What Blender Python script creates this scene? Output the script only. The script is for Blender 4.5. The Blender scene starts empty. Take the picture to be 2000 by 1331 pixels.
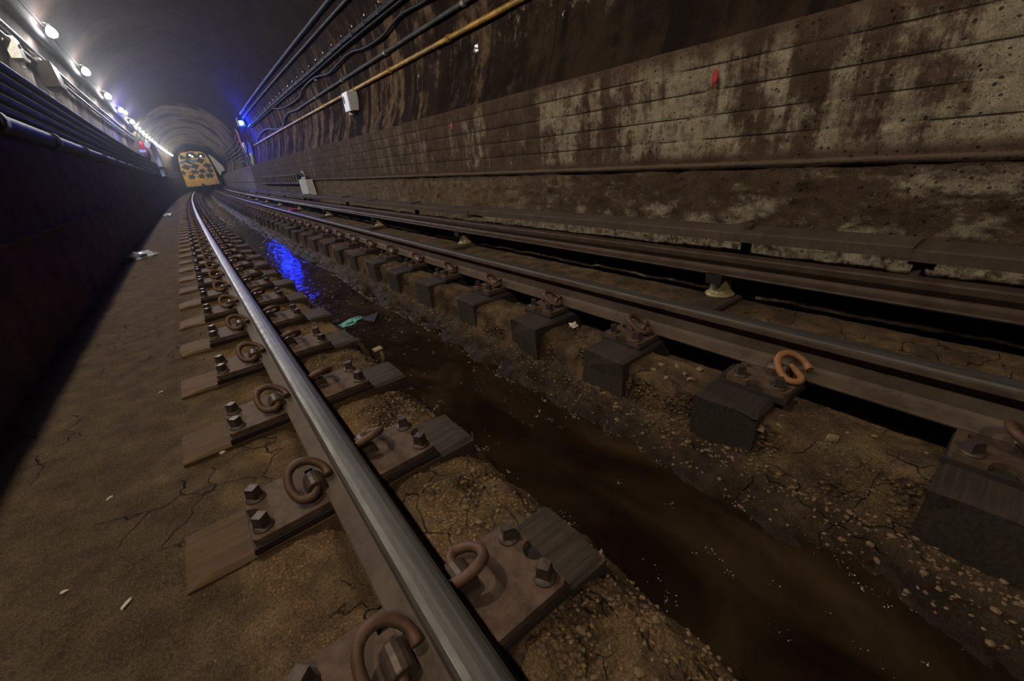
import bpy, bmesh, math, random
import numpy as np
from mathutils import Vector, Matrix, noise
from mathutils.geometry import tessellate_polygon

random.seed(7)
RNG = np.random.RandomState(11)
S = bpy.context.scene
COL = S.collection

# ------------------------------------------------------------------ camera
cam_data = bpy.data.cameras.new('camera')
cam = bpy.data.objects.new('camera', cam_data)
COL.objects.link(cam)
cam_data.sensor_width = 36.0
cam_data.lens = 783.9 / 2000 * 36
cam_data.clip_start = 0.02
cam_data.clip_end = 300
_r = Vector((0.78287689, -0.61582249, -0.08869295))
_u = Vector((0.32638731, 0.2851317, 0.90120543))
_f = Vector((0.5296934, 0.73448116, -0.42421967))
cam.matrix_world = Matrix(((_r.x, _u.x, -_f.x, 0), (_r.y, _u.y, -_f.y, 0),
                           (_r.z, _u.z, -_f.z, 0.6932), (0, 0, 0, 1)))
S.camera = cam

# ------------------------------------------------------------------ world, exposure
W = bpy.data.worlds.new('dark_world')
S.world = W
W.use_nodes = True
W.node_tree.nodes['Background'].inputs[0].default_value = (0.9, 0.72, 0.6, 1)
W.node_tree.nodes['Background'].inputs[1].default_value = 0.010
S.view_settings.view_transform = 'Standard'
S.view_settings.look = 'None'
S.view_settings.gamma = 1.0
S.view_settings.use_curve_mapping = False
S.view_settings.exposure = 1.85
S.cycles.max_bounces = 5
S.cycles.diffuse_bounces = 2
S.cycles.glossy_bounces = 2
S.cycles.transparent_max_bounces = 8
S.cycles.sample_clamp_indirect = 4.0
S.cycles.use_adaptive_sampling = True
S.cycles.adaptive_threshold = 0.05
S.cycles.caustics_reflective = False
S.cycles.caustics_refractive = False
LAMP_E = 700.0        # emission of a tunnel bulb
LAMP_C = (1.0, 0.87, 0.68)
FAR_C = (0.92, 0.97, 1.0)
BLUE_E = 400.0
HAZE = 0.0024


def curve(y):
    """sideways drift of the whole tunnel: straight at first, then bending to the right"""
    return 0.00052 * np.maximum(0, np.asarray(y, float) - 2) ** 2


def cv(y):
    return float(curve(y))


# ------------------------------------------------------------------ node helpers
class NT:
    def __init__(self, name):
        self.m = bpy.data.materials.new(name)
        self.m.use_nodes = True
        self.t = self.m.node_tree
        self.b = self.t.nodes['Principled BSDF']
        self.out = self.t.nodes['Material Output']

    def n(self, typ, **kw):
        nd = self.t.nodes.new(typ)
        for k, v in kw.items():
            setattr(nd, k, v)
        return nd

    def link(self, a, b):
        self.t.links.new(a, b)

    def val(self, sock, v):
        if hasattr(v, 'node'):
            self.link(v, sock)
        else:
            sock.default_value = v

    def coord(self, kind='Object'):
        if not hasattr(self, '_tc'):
            self._tc = self.n('ShaderNodeTexCoord')
        return self._tc.outputs[kind]

    def mapped(self, scale=(1, 1, 1), loc=(0, 0, 0), kind='Object'):
        mp = self.n('ShaderNodeMapping')
        self.link(self.coord(kind), mp.inputs[0])
        mp.inputs['Scale'].default_value = scale
        mp.inputs['Location'].default_value = loc
        return mp.outputs[0]

    def noise(self, scale=5, detail=5, rough=0.6, vec=None, dist=0.0, sc=None, loc=(0, 0, 0)):
        nd = self.n('ShaderNodeTexNoise')
        nd.inputs['Scale'].default_value = scale
        nd.inputs['Detail'].default_value = detail
        nd.inputs['Roughness'].default_value = rough
        nd.inputs['Distortion'].default_value = dist
        self.link(vec if vec is not None else self.mapped(sc or (1, 1, 1), loc), nd.inputs['Vector'])
        return nd.outputs[0]

    def voro(self, scale=40, feature='F1', vec=None, out=0, rand=1.0):
        nd = self.n('ShaderNodeTexVoronoi', feature=feature)
        nd.inputs['Scale'].default_value = scale
        nd.inputs['Randomness'].default_value = rand
        self.link(vec if vec is not None else self.mapped(), nd.inputs['Vector'])
        return nd.outputs[out]

    def ramp(self, fac, stops, interp='LINEAR'):
        nd = self.n('ShaderNodeValToRGB')
        cr = nd.color_ramp
        cr.interpolation = interp
        while len(cr.elements) < len(stops):
            cr.elements.new(0.5)
        for e, (p, c) in zip(cr.elements, stops):
            e.position = p
            e.color = (c, c, c, 1) if isinstance(c, (int, float)) else tuple(c) + (1,)
        self.link(fac, nd.inputs[0])
        return nd.outputs[0]

    def mix(self, fac, a, b, mode='MIX'):
        nd = self.n('ShaderNodeMix', data_type='RGBA', blend_type=mode)
        self.val(nd.inputs[0], fac)
        for s, v in ((nd.inputs[6], a), (nd.inputs[7], b)):
            if hasattr(v, 'node'):
                self.link(v, s)
            else:
                s.default_value = tuple(v) + (1,)
        return nd.outputs[2]

    def math(self, op, a, b=0.5, clamp=False):
        nd = self.n('ShaderNodeMath', operation=op, use_clamp=clamp)
        self.val(nd.inputs[0], a)
        self.val(nd.inputs[1], b)
        return nd.outputs[0]

    def sep(self, kind='Object'):
        nd = self.n('ShaderNodeSeparateXYZ')
        self.link(self.coord(kind), nd.inputs[0])
        return nd.outputs

    def rng(self, v, a, b, c=0.0, d=1.0, smooth=True):
        nd = self.n('ShaderNodeMapRange', interpolation_type='SMOOTHSTEP' if smooth else 'LINEAR')
        self.link(v, nd.inputs[0])
        for i, x in enumerate((a, b, c, d)):
            nd.inputs[i + 1].default_value = x
        return nd.outputs[0]

    def bump(self, h, strength=0.4, dist=0.01):
        nd = self.n('ShaderNodeBump')
        nd.inputs['Strength'].default_value = strength
        nd.inputs['Distance'].default_value = dist
        self.link(h, nd.inputs['Height'])
        self.link(nd.outputs[0], self.b.inputs['Normal'])

    def done(self, col=None, rough=None, metal=None, spec=None):
        if col is not None:
            if hasattr(col, 'node'):
                self.link(col, self.b.inputs['Base Color'])
            else:
                self.b.inputs['Base Color'].default_value = tuple(col) + (1,)
        if rough is not None:
            self.val(self.b.inputs['Roughness'], rough)
        if metal is not None:
            self.val(self.b.inputs['Metallic'], metal)
        if spec is not None:
            self.b.inputs['Specular IOR Level'].default_value = spec
        return self.m


def rnd_out(t):
    return t.n('ShaderNodeObjectInfo').outputs['Random']


# ------------------------------------------------------------------ materials
def mat_floor():
    t = NT('dirty_concrete_floor')
    x, y, z = t.sep()
    big = t.noise(2.2, 4, 0.6)
    grit = t.ramp(t.noise(210, 3, 0.7), [(0.36, 0.45), (0.5, 1.0), (0.66, 1.7)])
    med = t.noise(9, 6, 0.65)
    fine = t.noise(120, 4, 0.7)
    dust = t.ramp(med, [(0.3, (0.070, 0.045, 0.026)), (0.5, (0.135, 0.090, 0.050)), (0.72, (0.235, 0.160, 0.085))])
    dark = t.ramp(fine, [(0.3, (0.030, 0.020, 0.012)), (0.7, (0.085, 0.060, 0.036))])
    # the walkway side is sooty, the stretch close to the rail is tan
    side = t.rng(t.math('ADD', x, t.math('MULTIPLY', t.math('SUBTRACT', big, 0.5), 0.7)), -0.35, 0.02)
    col = t.mix(side, t.mix(0.45, dark, dust), dust)
    # exposed aggregate: stones of different tints
    ag = t.voro(70, out=1)
    agd = t.voro(70, out=0)
    agc = t.mix(t.math('POWER', t.sepc(ag, 0), 2.0), (0.085, 0.046, 0.02), (0.46, 0.29, 0.12))
    stone = t.mix(t.rng(agd, 0.25, 0.42), agc, (0.04, 0.026, 0.015))
    amask = t.math('MULTIPLY', t.rng(x, 0.2, 0.34), t.rng(x, 0.62, 0.5))
    amask2 = t.math('MULTIPLY', t.rng(z, -0.385, -0.35), t.rng(x, 1.34, 1.31))
    amask2 = t.math('MULTIPLY', amask2, t.rng(x, 1.14, 1.22))
    am = t.math('MAXIMUM', amask, amask2)
    am = t.math('MULTIPLY', am, t.rng(t.noise(6, 4), 0.42, 0.6))
    col = t.mix(t.math('MULTIPLY', am, 0.85), col, stone)
    # trough: sludge and wet banks
    wet = t.rng(z, -0.33, -0.41)
    sl = t.ramp(t.noise(14, 6, 0.7, sc=(1, 0.35, 1)), [(0.35, (0.016, 0.011, 0.008)), (0.6, (0.050, 0.032, 0.020)), (0.75, (0.11, 0.065, 0.032))])
    col = t.mix(wet, col, sl)
    # right bank crest and the strip by the power rail are darker
    rb = t.math('MULTIPLY', t.rng(x, 1.0, 1.1), t.rng(t.noise(5, 4, 0.6, loc=(3, 1, 0)), 0.42, 0.62))
    col = t.mix(t.math('MULTIPLY', rb, 0.55), col, (0.035, 0.024, 0.017))
    spk = t.rng(t.voro(55, vec=t.mapped((1, 1, 1), (4, 2, 1))), 0.10, 0.05)
    spk = t.math('MULTIPLY', spk, t.rng(t.noise(3, 3, loc=(1, 7, 0)), 0.5, 0.6))
    col = t.mix(t.math('MULTIPLY', spk, 0.7), col, (0.30, 0.25, 0.19))
    gold = t.math('MULTIPLY', t.rng(t.noise(3.5, 5, 0.65, loc=(8, 2, 0)), 0.46, 0.62), t.math('MULTIPLY', t.rng(x, -0.32, -0.05), t.rng(x, 0.62, 0.5)))
    col = t.mix(t.math('MULTIPLY', gold, 0.8), col, t.mix(t.rng(t.voro(120), 0.15, 0.5), (0.42, 0.28, 0.13), (0.16, 0.10, 0.052)))
    crack = t.rng(t.voro(5.5, 'DISTANCE_TO_EDGE', vec=t.mixv(t.mapped(), 9, 0.10)), 0.0, 0.012, 1, 0)
    crack = t.math('MULTIPLY', crack, t.rng(t.noise(2.3, 2, loc=(5, 0, 0)), 0.5, 0.56))
    col = t.mix(t.math('MULTIPLY', crack, 0.6), col, (0.012, 0.008, 0.006))
    col = t.mix(0.8, col, grit, 'MULTIPLY')
    rough = t.mix(wet, (0.92,) * 3, (0.62,) * 3)
    h = t.math('ADD', t.math('MULTIPLY', fine, 0.5), med)
    h = t.math('SUBTRACT', h, t.math('MULTIPLY', t.math('MULTIPLY', agd, am), 1.2))
    h = t.math('SUBTRACT', h, crack)
    t.bump(h, 1.0, 0.016)
    return t.done(col, rough, spec=0.12)


def _sepc(self, c, i):
    nd = self.n('ShaderNodeSeparateColor')
    self.link(c, nd.inputs[0])
    return nd.outputs[i]


def _mixv(self, vec, scale, amt):
    n = self.n('ShaderNodeTexNoise')
    n.inputs['Scale'].default_value = scale
    self.link(vec, n.inputs['Vector'])
    m = self.n('ShaderNodeVectorMath', operation='MULTIPLY_ADD')
    self.link(n.outputs[1], m.inputs[0])
    m.inputs[1].default_value = (amt,) * 3
    self.link(vec, m.inputs[2])
    return m.outputs[0]


NT.sepc = _sepc
NT.mixv = _mixv


def mat_wall_right():
    t = NT('stained_bench_wall_concrete')
    x, y, z = t.sep()
    soot = t.ramp(t.noise(6, 5, 0.65), [(0.3, (0.048, 0.030, 0.020)), (0.7, (0.105, 0.069, 0.046))])
    pale = t.ramp(t.noise(20, 5, 0.7), [(0.3, (0.20, 0.165, 0.115)), (0.75, (0.42, 0.37, 0.27))])
    # washed streaks running down the upper band
    st = t.noise(1.0, 6, 0.66, sc=(0, 6.0, 0.7))
    st2 = t.noise(1.0, 3, 0.5, sc=(0, 1.1, 0.35), loc=(0, 3.3, 0))
    blot = t.noise(7, 6, 0.72)
    m = t.math('ADD', t.math('MULTIPLY', st, 0.62), t.math('MULTIPLY', st2, 0.38))
    m = t.math('ADD', m, t.math('MULTIPLY', t.math('SUBTRACT', blot, 0.5), 0.45))
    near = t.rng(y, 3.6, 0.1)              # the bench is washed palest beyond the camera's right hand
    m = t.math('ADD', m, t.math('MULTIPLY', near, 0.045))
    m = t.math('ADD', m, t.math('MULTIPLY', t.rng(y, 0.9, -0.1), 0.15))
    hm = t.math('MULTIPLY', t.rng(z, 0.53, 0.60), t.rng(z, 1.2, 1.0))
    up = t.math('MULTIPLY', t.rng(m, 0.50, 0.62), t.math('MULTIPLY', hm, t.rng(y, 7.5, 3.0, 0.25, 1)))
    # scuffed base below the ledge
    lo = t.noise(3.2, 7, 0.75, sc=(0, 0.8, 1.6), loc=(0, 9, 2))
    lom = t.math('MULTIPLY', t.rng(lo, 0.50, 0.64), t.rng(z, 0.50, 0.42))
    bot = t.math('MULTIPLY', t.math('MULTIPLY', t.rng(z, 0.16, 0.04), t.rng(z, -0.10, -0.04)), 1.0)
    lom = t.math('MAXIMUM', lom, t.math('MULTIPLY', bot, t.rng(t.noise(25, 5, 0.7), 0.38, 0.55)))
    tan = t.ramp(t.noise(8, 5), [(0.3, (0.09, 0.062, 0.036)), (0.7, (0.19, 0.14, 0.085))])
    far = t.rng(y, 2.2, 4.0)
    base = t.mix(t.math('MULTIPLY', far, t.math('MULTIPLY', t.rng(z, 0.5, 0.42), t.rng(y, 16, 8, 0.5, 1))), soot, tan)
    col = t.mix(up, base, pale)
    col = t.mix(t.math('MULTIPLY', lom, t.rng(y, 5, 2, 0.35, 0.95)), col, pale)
    # pocks
    pk = t.math('MAXIMUM', t.rng(t.voro(24, vec=t.mixv(t.mapped(), 30, 0.02)), 0.20, 0.13), t.rng(t.voro(60), 0.17, 0.11))
    pk = t.math('MULTIPLY', pk, t.rng(t.noise(5, 4, 0.6, loc=(0, 2, 5)), 0.40, 0.50))
    for gz_ in (0.655, 0.785, 0.915, 1.045):
        jn = t.math('ABSOLUTE', t.math('SUBTRACT', t.math('ADD', z, t.math('MULTIPLY', t.noise(3, 2), 0.004)), gz_ + 0.002))
        jn = t.math('MULTIPLY', t.rng(jn, 0.0055, 0.0015), t.rng(t.noise(2.2, 3, loc=(0, gz_ * 9, 0)), 0.38, 0.5))
        pk = t.math('MAXIMUM', pk, jn)
    col = t.mix(t.math('MULTIPLY', pk, 0.85), col, (0.020, 0.014, 0.010))
    mud = t.rng(t.noise(16, 7, 0.75, loc=(2, 2, 2)), 0.52, 0.60)
    col = t.mix(t.math('MULTIPLY', mud, 0.45), col, (0.042, 0.029, 0.021))
    # pale section of newer concrete past the blue lamp
    col = t.mix(t.math('MULTIPLY', t.rng(y, 22.6, 23.2), 0.75), col, t.ramp(t.noise(3, 4, sc=(0, 1, .4)), [(0.35, (0.10, 0.085, 0.07)), (0.7, (0.34, 0.30, 0.26))]))
    led = t.math('MULTIPLY', t.rng(z, 0.498, 0.503), t.rng(z, 0.522, 0.517))
    col = t.mix(t.math('MULTIPLY', led, 0.7), col, (0.15, 0.115, 0.085))
    grn = t.ramp(t.noise(170, 3, 0.7), [(0.36, 0.6), (0.5, 1.0), (0.66, 1.45)])
    col = t.mix(0.8, col, grn, 'MULTIPLY')
    h = t.math('ADD', t.math('MULTIPLY', t.noise(60, 6, 0.7), 0.5), blot)
    h = t.math('SUBTRACT', h, t.math('MULTIPLY', pk, 0.4))
    t.bump(h, 0.9, 0.014)
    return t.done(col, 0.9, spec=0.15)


def mat_vault():
    t = NT('sooty_vault_concrete')
    x, y, z = t.sep()
    soot = t.ramp(t.noise(2.5, 6, 0.65), [(0.3, (0.013, 0.0085, 0.0065)), (0.7, (0.032, 0.021, 0.016))])
    st = t.noise(1.0, 6, 0.6, sc=(0, 3.2, 0.30), loc=(0, 1, 0))
    s2 = t.noise(1.0, 3, 0.5, sc=(0.3, 0.8, 0.25), loc=(0, 5, 0))
    m = t.math('ADD', t.math('MULTIPLY', st, 0.65), t.math('MULTIPLY', s2, 0.35))
    m = t.math('ADD', m, t.math('MULTIPLY', t.math('SUBTRACT', t.noise(5, 6, 0.7), 0.5), 0.45))
    brown = t.ramp(t.noise(12, 5, 0.7), [(0.3, (0.090, 0.055, 0.032)), (0.7, (0.25, 0.175, 0.105))])
    side = t.rng(x, 1.9, 2.7)
    low = t.rng(z, 3.5, 2.2)
    k = t.math('MULTIPLY', t.math('MULTIPLY', t.rng(m, 0.46, 0.60), low), t.math('MULTIPLY', side, t.rng(y, 3.2, 5.5, 0.10, 1)))
    col = t.mix(k, soot, brown)
    dk = t.math('MULTIPLY', t.rng(t.noise(1.0, 3, 0.5, sc=(0, 3.6, 0.22), loc=(0, 8.5, 0)), 0.57, 0.63), t.math('MULTIPLY', side, low))
    col = t.mix(t.math('MULTIPLY', dk, 0.9), col, (0.014, 0.011, 0.010))
    # lime bloom around the conduit over the near wall
    wn = t.math('MULTIPLY', t.rng(t.noise(5, 7, 0.75, loc=(1, 1, 1)), 0.55, 0.66), t.math('MULTIPLY', t.rng(z, 1.6, 1.85), t.rng(z, 2.3, 1.95)))
    wn = t.math('MULTIPLY', wn, t.math('MULTIPLY', side, t.rng(y, 7, 3.4, 0, 1)))
    col = t.mix(t.math('MULTIPLY', wn, 0.8), col, (0.27, 0.22, 0.18))
    # left haunch: paler tone behind the pipes
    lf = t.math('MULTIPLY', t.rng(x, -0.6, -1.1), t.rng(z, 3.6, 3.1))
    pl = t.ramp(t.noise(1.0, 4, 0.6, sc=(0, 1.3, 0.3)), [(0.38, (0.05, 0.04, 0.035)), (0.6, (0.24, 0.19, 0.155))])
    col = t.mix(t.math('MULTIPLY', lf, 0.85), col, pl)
    # rings of damp around the crown
    rg = t.math('MULTIPLY', t.rng(t.noise(1.0, 4, 0.65, sc=(0.6, 5.0, 0.6), loc=(0, 2, 0)), 0.60, 0.70), 0.35)
    col = t.mix(rg, col, (0.07, 0.05, 0.038))
    fz = t.rng(y, 30.8, 31.2)
    tanv = t.ramp(t.noise(1.2, 5, 0.65), [(0.38, (0.06, 0.046, 0.032)), (0.5, (0.16, 0.118, 0.076)), (0.75, (0.24, 0.18, 0.12))])
    col = t.mix(fz, col, tanv)
    col = t.mix(t.math('MULTIPLY', fz, t.rng(t.noise(0.45, 3, 0.5, loc=(3, 0, 1)), 0.52, 0.60)), col, (0.022, 0.017, 0.014))
    t.bump(t.noise(30, 6, 0.7), 0.7, 0.02)
    return t.done(col, 1.0, spec=0.08)


def mat_wall_left():
    t = NT('dark_bench_wall_concrete')
    col = t.ramp(t.noise(3, 6, 0.65, sc=(0, 1, 1.5)), [(0.3, (0.07, 0.044, 0.033)), (0.7, (0.19, 0.115, 0.085))])
    t.bump(t.noise(20, 6, 0.7), 0.5, 0.015)
    return t.done(col, 0.85, spec=0.25)


def mat_wood(name, a, b, wet=False, scale=1.0, ends=False):
    t = NT(name)
    g = t.noise(1.0, 7, 0.68, sc=(3.0 * scale, 90 * scale, 60 * scale), dist=0.4)
    g2 = t.noise(3, 4, 0.6)
    col = t.mix(t.ramp(g, [(0.30, 0.0), (0.68, 1.0)]), a, b)
    col = t.mix(t.ramp(g2, [(0.4, 0.0), (0.7, 0.6)]), col, tuple(c * 0.45 for c in a))
    r = rnd_out(t)
    col = t.mix(t.rng(r, 0, 1, 0, 0.35), col, tuple(c * 0.5 for c in a))
    if ends:     # creosoted, damp end by the drain
        x, y, z = t.sep()
        e = t.rng(x, ends[0], ends[1])
        col = t.mix(t.math('MULTIPLY', e, 0.9), col, t.mix(t.ramp(g, [(0.35, 0.0), (0.7, 1.0)]), (0.022, 0.017, 0.014), (0.075, 0.056, 0.044)))
    t.bump(g, 0.7, 0.006)
    return t.done(col, 0.45 if wet else 0.8, spec=0.3)


def mat_rust(name, a, b, metal=0.3, rough=0.65, sc=25, bump=0.35, vary=0.3):
    t = NT(name)
    n1 = t.noise(sc, 6, 0.7)
    col = t.mix(t.ramp(n1, [(0.35, 0.0), (0.65, 1.0)]), a, b)
    if vary:
        col = t.mix(t.rng(rnd_out(t), 0, 1, 0, vary), col, tuple(c * 0.5 for c in a))
    t.bump(t.noise(sc * 6, 4, 0.7), bump, 0.002)
    return t.done(col, rough, metal)


def mat_rail(shine=0.3):
    t = NT('steel_rail_polished_head')
    x, y, z = t.sep()
    g = t.noise(1.0, 6, 0.7, sc=(90, 2.2, 10))
    sp = t.noise(45, 5, 0.7, sc=(1, 0.4, 1))
    rust = t.ramp(t.noise(18, 6, 0.7), [(0.3, (0.055, 0.036, 0.025)), (0.7, (0.115, 0.080, 0.055))])
    web = t.mix(t.rng(t.noise(6, 4), 0.4, 0.7, 0, 0.5), rust, (0.16, 0.12, 0.085))
    steel = t.ramp(g, [(0.35, (0.064, 0.060, 0.053)), (0.7, (0.138, 0.136, 0.130))])
    steel = t.mix(t.math('MULTIPLY', t.rng(sp, 0.5, 0.72), 0.5), steel, (0.10, 0.075, 0.055))
    top = t.rng(z, -0.016, -0.004)
    col = t.mix(top, web, steel)
    t.link(t.mix(top, (0.2,) * 3, (0.55,) * 3), t.b.inputs['Metallic'])
    t.link(t.mix(top, (0.75,) * 3, t.ramp(sp, [(0.35, shine), (0.7, shine + 0.2)])), t.b.inputs['Roughness'])
    t.bump(t.math('ADD', sp, g), 0.15, 0.002)
    return t.done(col)


def simple(name, col, rough=0.6, metal=0.0, nz=0.25, sc=30, bump=0.0, spec=0.5):
    t = NT(name)
    n1 = t.noise(sc, 4, 0.6)
    c = t.mix(t.rng(n1, 0.35, 0.7), tuple(v * (1 - nz) for v in col), tuple(min(1, v * (1 + nz)) for v in col))
    if bump:
        t.bump(n1, bump, 0.004)
    return t.done(c, rough, metal, spec)


def emis(name, col, e):
    t = NT(name)
    t.b.inputs['Base Color'].default_value = (0.8, 0.8, 0.8, 1)
    t.b.inputs['Emission Color'].default_value = tuple(col) + (1,)
    t.b.inputs['Emission Strength'].default_value = e
    return t.m


def mat_water():
    t = NT('murky_drain_water')
    v = t.mapped((1, 0.45, 1))
    n1 = t.noise(3.2, 5, 0.6, vec=v, dist=0.8)
    col = t.ramp(n1, [(0.35, (0.012, 0.0075, 0.0045)), (0.55, (0.030, 0.018, 0.010)), (0.72, (0.055, 0.034, 0.018))])
    p = t.b
    t.link(col, p.inputs['Base Color'])
    p.inputs['Roughness'].default_value = 0.06
    p.inputs['IOR'].default_value = 1.33
    # still film near the camera, choppy trickle further along
    x, y, z = t.sep()
    ch = t.rng(y, 1.2, 3.2, 0.10, 0.40)
    rip = t.noise(17, 3, 0.5, vec=t.mapped((1, 0.8, 1)))
    bl = t.noise(7, 2, 0.5)
    bmp = t.n('ShaderNodeBump')
    t.link(ch, bmp.inputs['Strength'])
    bmp.inputs['Distance'].default_value = 0.02
    t.link(t.math('ADD', rip, t.math('MULTIPLY', bl, 0.6)), bmp.inputs['Height'])
    t.link(bmp.outputs[0], p.inputs['Normal'])
    tr = t.n('ShaderNodeBsdfTransparent')
    tr.inputs[0].default_value = (0.75, 0.52, 0.30, 1)
    mx = t.n('ShaderNodeMixShader')
    t.link(t.rng(n1, 0.3, 0.75, 0.55, 0.85), mx.inputs[0])
    t.link(tr.outputs[0], mx.inputs[1])
    t.link(p.outputs[0], mx.inputs[2])
    t.link(mx.outputs[0], t.out.inputs[0])
    return t.m


M = dict(
    floor=mat_floor(), wallr=mat_wall_right(), vault=mat_vault(), walll=mat_wall_left(),
    tie=mat_wood('brown_tie_timber', (0.095, 0.056, 0.027), (0.26, 0.155, 0.070), ends=(0.25, 0.42)),
    tie_r=mat_wood('black_creosoted_tie', (0.022, 0.017, 0.013), (0.070, 0.052, 0.040)),
    stub=mat_wood('dusty_stub_tie', (0.045, 0.032, 0.024), (0.11, 0.08, 0.055)),
    board=mat_wood('grey_brown_cover_board', (0.078, 0.054, 0.040), (0.130, 0.095, 0.072), scale=0.25),
    plate=mat_rust('rusty_plate_steel', (0.072, 0.040, 0.025), (0.150, 0.095, 0.066), rough=0.8, metal=0.1),
    pad=simple('dark_tie_pad', (0.022, 0.016, 0.013), 0.8),
    bolt=mat_rust('dark_bolt_steel', (0.060, 0.042, 0.034), (0.13, 0.10, 0.085), rough=0.5, metal=0.45, sc=60),
    clip=mat_rust('rusty_spring_clip', (0.105, 0.052, 0.028), (0.175, 0.095, 0.055), rough=0.6, metal=0.25, sc=60),
    clip_orange=mat_rust('orange_rust_clip', (0.30, 0.13, 0.045), (0.40, 0.19, 0.075), rough=0.65, metal=0.1, sc=60, vary=0),
    shoulder=mat_rust('worn_shoulder_iron', (0.085, 0.055, 0.042), (0.16, 0.115, 0.09), rough=0.4, metal=0.45, sc=50),
    rail=mat_rail(0.42),
    third=mat_rust('brown_power_rail', (0.070, 0.046, 0.034), (0.12, 0.083, 0.062), rough=0.45, metal=0.4, sc=12, vary=0),
    water=mat_water(),
    ceramic=simple('stained_ivory_ceramic', (0.36, 0.29, 0.15), 0.3, 0, 0.35, 12),
    iron=simple('dark_iron', (0.035, 0.026, 0.022), 0.6, 0.4),
    cable=simple('black_cable', (0.014, 0.013, 0.014), 0.55, 0, 0.3, spec=0.22),
    sooty=simple('soot_coated_pipe', (0.008, 0.0075, 0.008), 0.9, 0, 0.3, spec=0.05),
    greypipe=simple('dark_grey_conduit', (0.060, 0.056, 0.050), 0.6, 0.2, 0.3, 8, spec=0.3),
    yellow=simple('yellow_conduit_paint', (0.42, 0.24, 0.025), 0.4, 0.0, 0.45, 5),
    galv=simple('galvanised_steel', (0.45, 0.45, 0.46), 0.35, 0.7),
    white=simple('white_enamel', (0.70, 0.72, 0.70), 0.4, 0, 0.12),
    bulb=emis('warm_bulb_glow', LAMP_C, LAMP_E), bulb_far=emis('cool_tube_glow', FAR_C, LAMP_E * 0.22),
    bulb_mid=emis('bare_bulb_glow', (0.97, 0.98, 1.0), LAMP_E * 0.26),
    blue=emis('blue_signal_glow', (0.004, 0.02, 1.0), BLUE_E),
    gravel=mat_rust('tan_pebbles', (0.11, 0.070, 0.035), (0.26, 0.17, 0.085), metal=0, rough=0.7, sc=60, vary=0),
    red=simple('red_paint', (0.50, 0.02, 0.015), 0.6),
    cream=simple('bright_patch_cream', (0.85, 0.76, 0.55), 0.6, 0, 0.08),
    tyel=simple('work_train_yellow', (0.80, 0.47, 0.06), 0.6, 0, 0.2, 4),
    tblk=simple('work_train_black', (0.018, 0.020, 0.022), 0.5, 0, 0.2),
    glass=simple('windscreen_glass', (0.16, 0.20, 0.23), 0.5),
    headl=emis('headlight_glow', (1, 0.97, 0.9), 12.0),
    rag=simple('turquoise_rag', (0.16, 0.50, 0.48), 0.6, 0, 0.2, 50),
    paper=simple('pale_paper', (0.62, 0.58, 0.48), 0.8),
    film=simple('clear_wrapper_film', (0.42, 0.46, 0.58), 0.15, 0, 0.4, 40),
    greybox=simple('grey_painted_cabinet', (0.20, 0.23, 0.24), 0.5),
    lime=simple('yellow_green_tag', (0.55, 0.55, 0.10), 0.6),
    duct=simple('pale_duct', (0.42, 0.44, 0.42), 0.5),
    slate=simple('dark_slate_shard', (0.05, 0.045, 0.06), 0.4),
    stone=simple('pale_stone', (0.24, 0.17, 0.095), 0.8, 0, 0.3, 60, 0.4),
    cap=simple('straw_coloured_iron', (0.33, 0.25, 0.14), 0.6, 0, 0.3, 60),
)


# ------------------------------------------------------------------ mesh helpers
def mesh_obj(name, verts, faces, m, parent=None, smooth=False):
    me = bpy.data.meshes.new(name)
    me.from_pydata([tuple(map(float, v)) for v in verts], [], faces)
    me.materials.append(m)
    if smooth:
        me.polygons.foreach_set('use_smooth', [True] * len(me.polygons))
    me.update()
    o = bpy.data.objects.new(name, me)
    COL.objects.link(o)
    if parent:
        o.parent = parent
    return o


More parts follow.
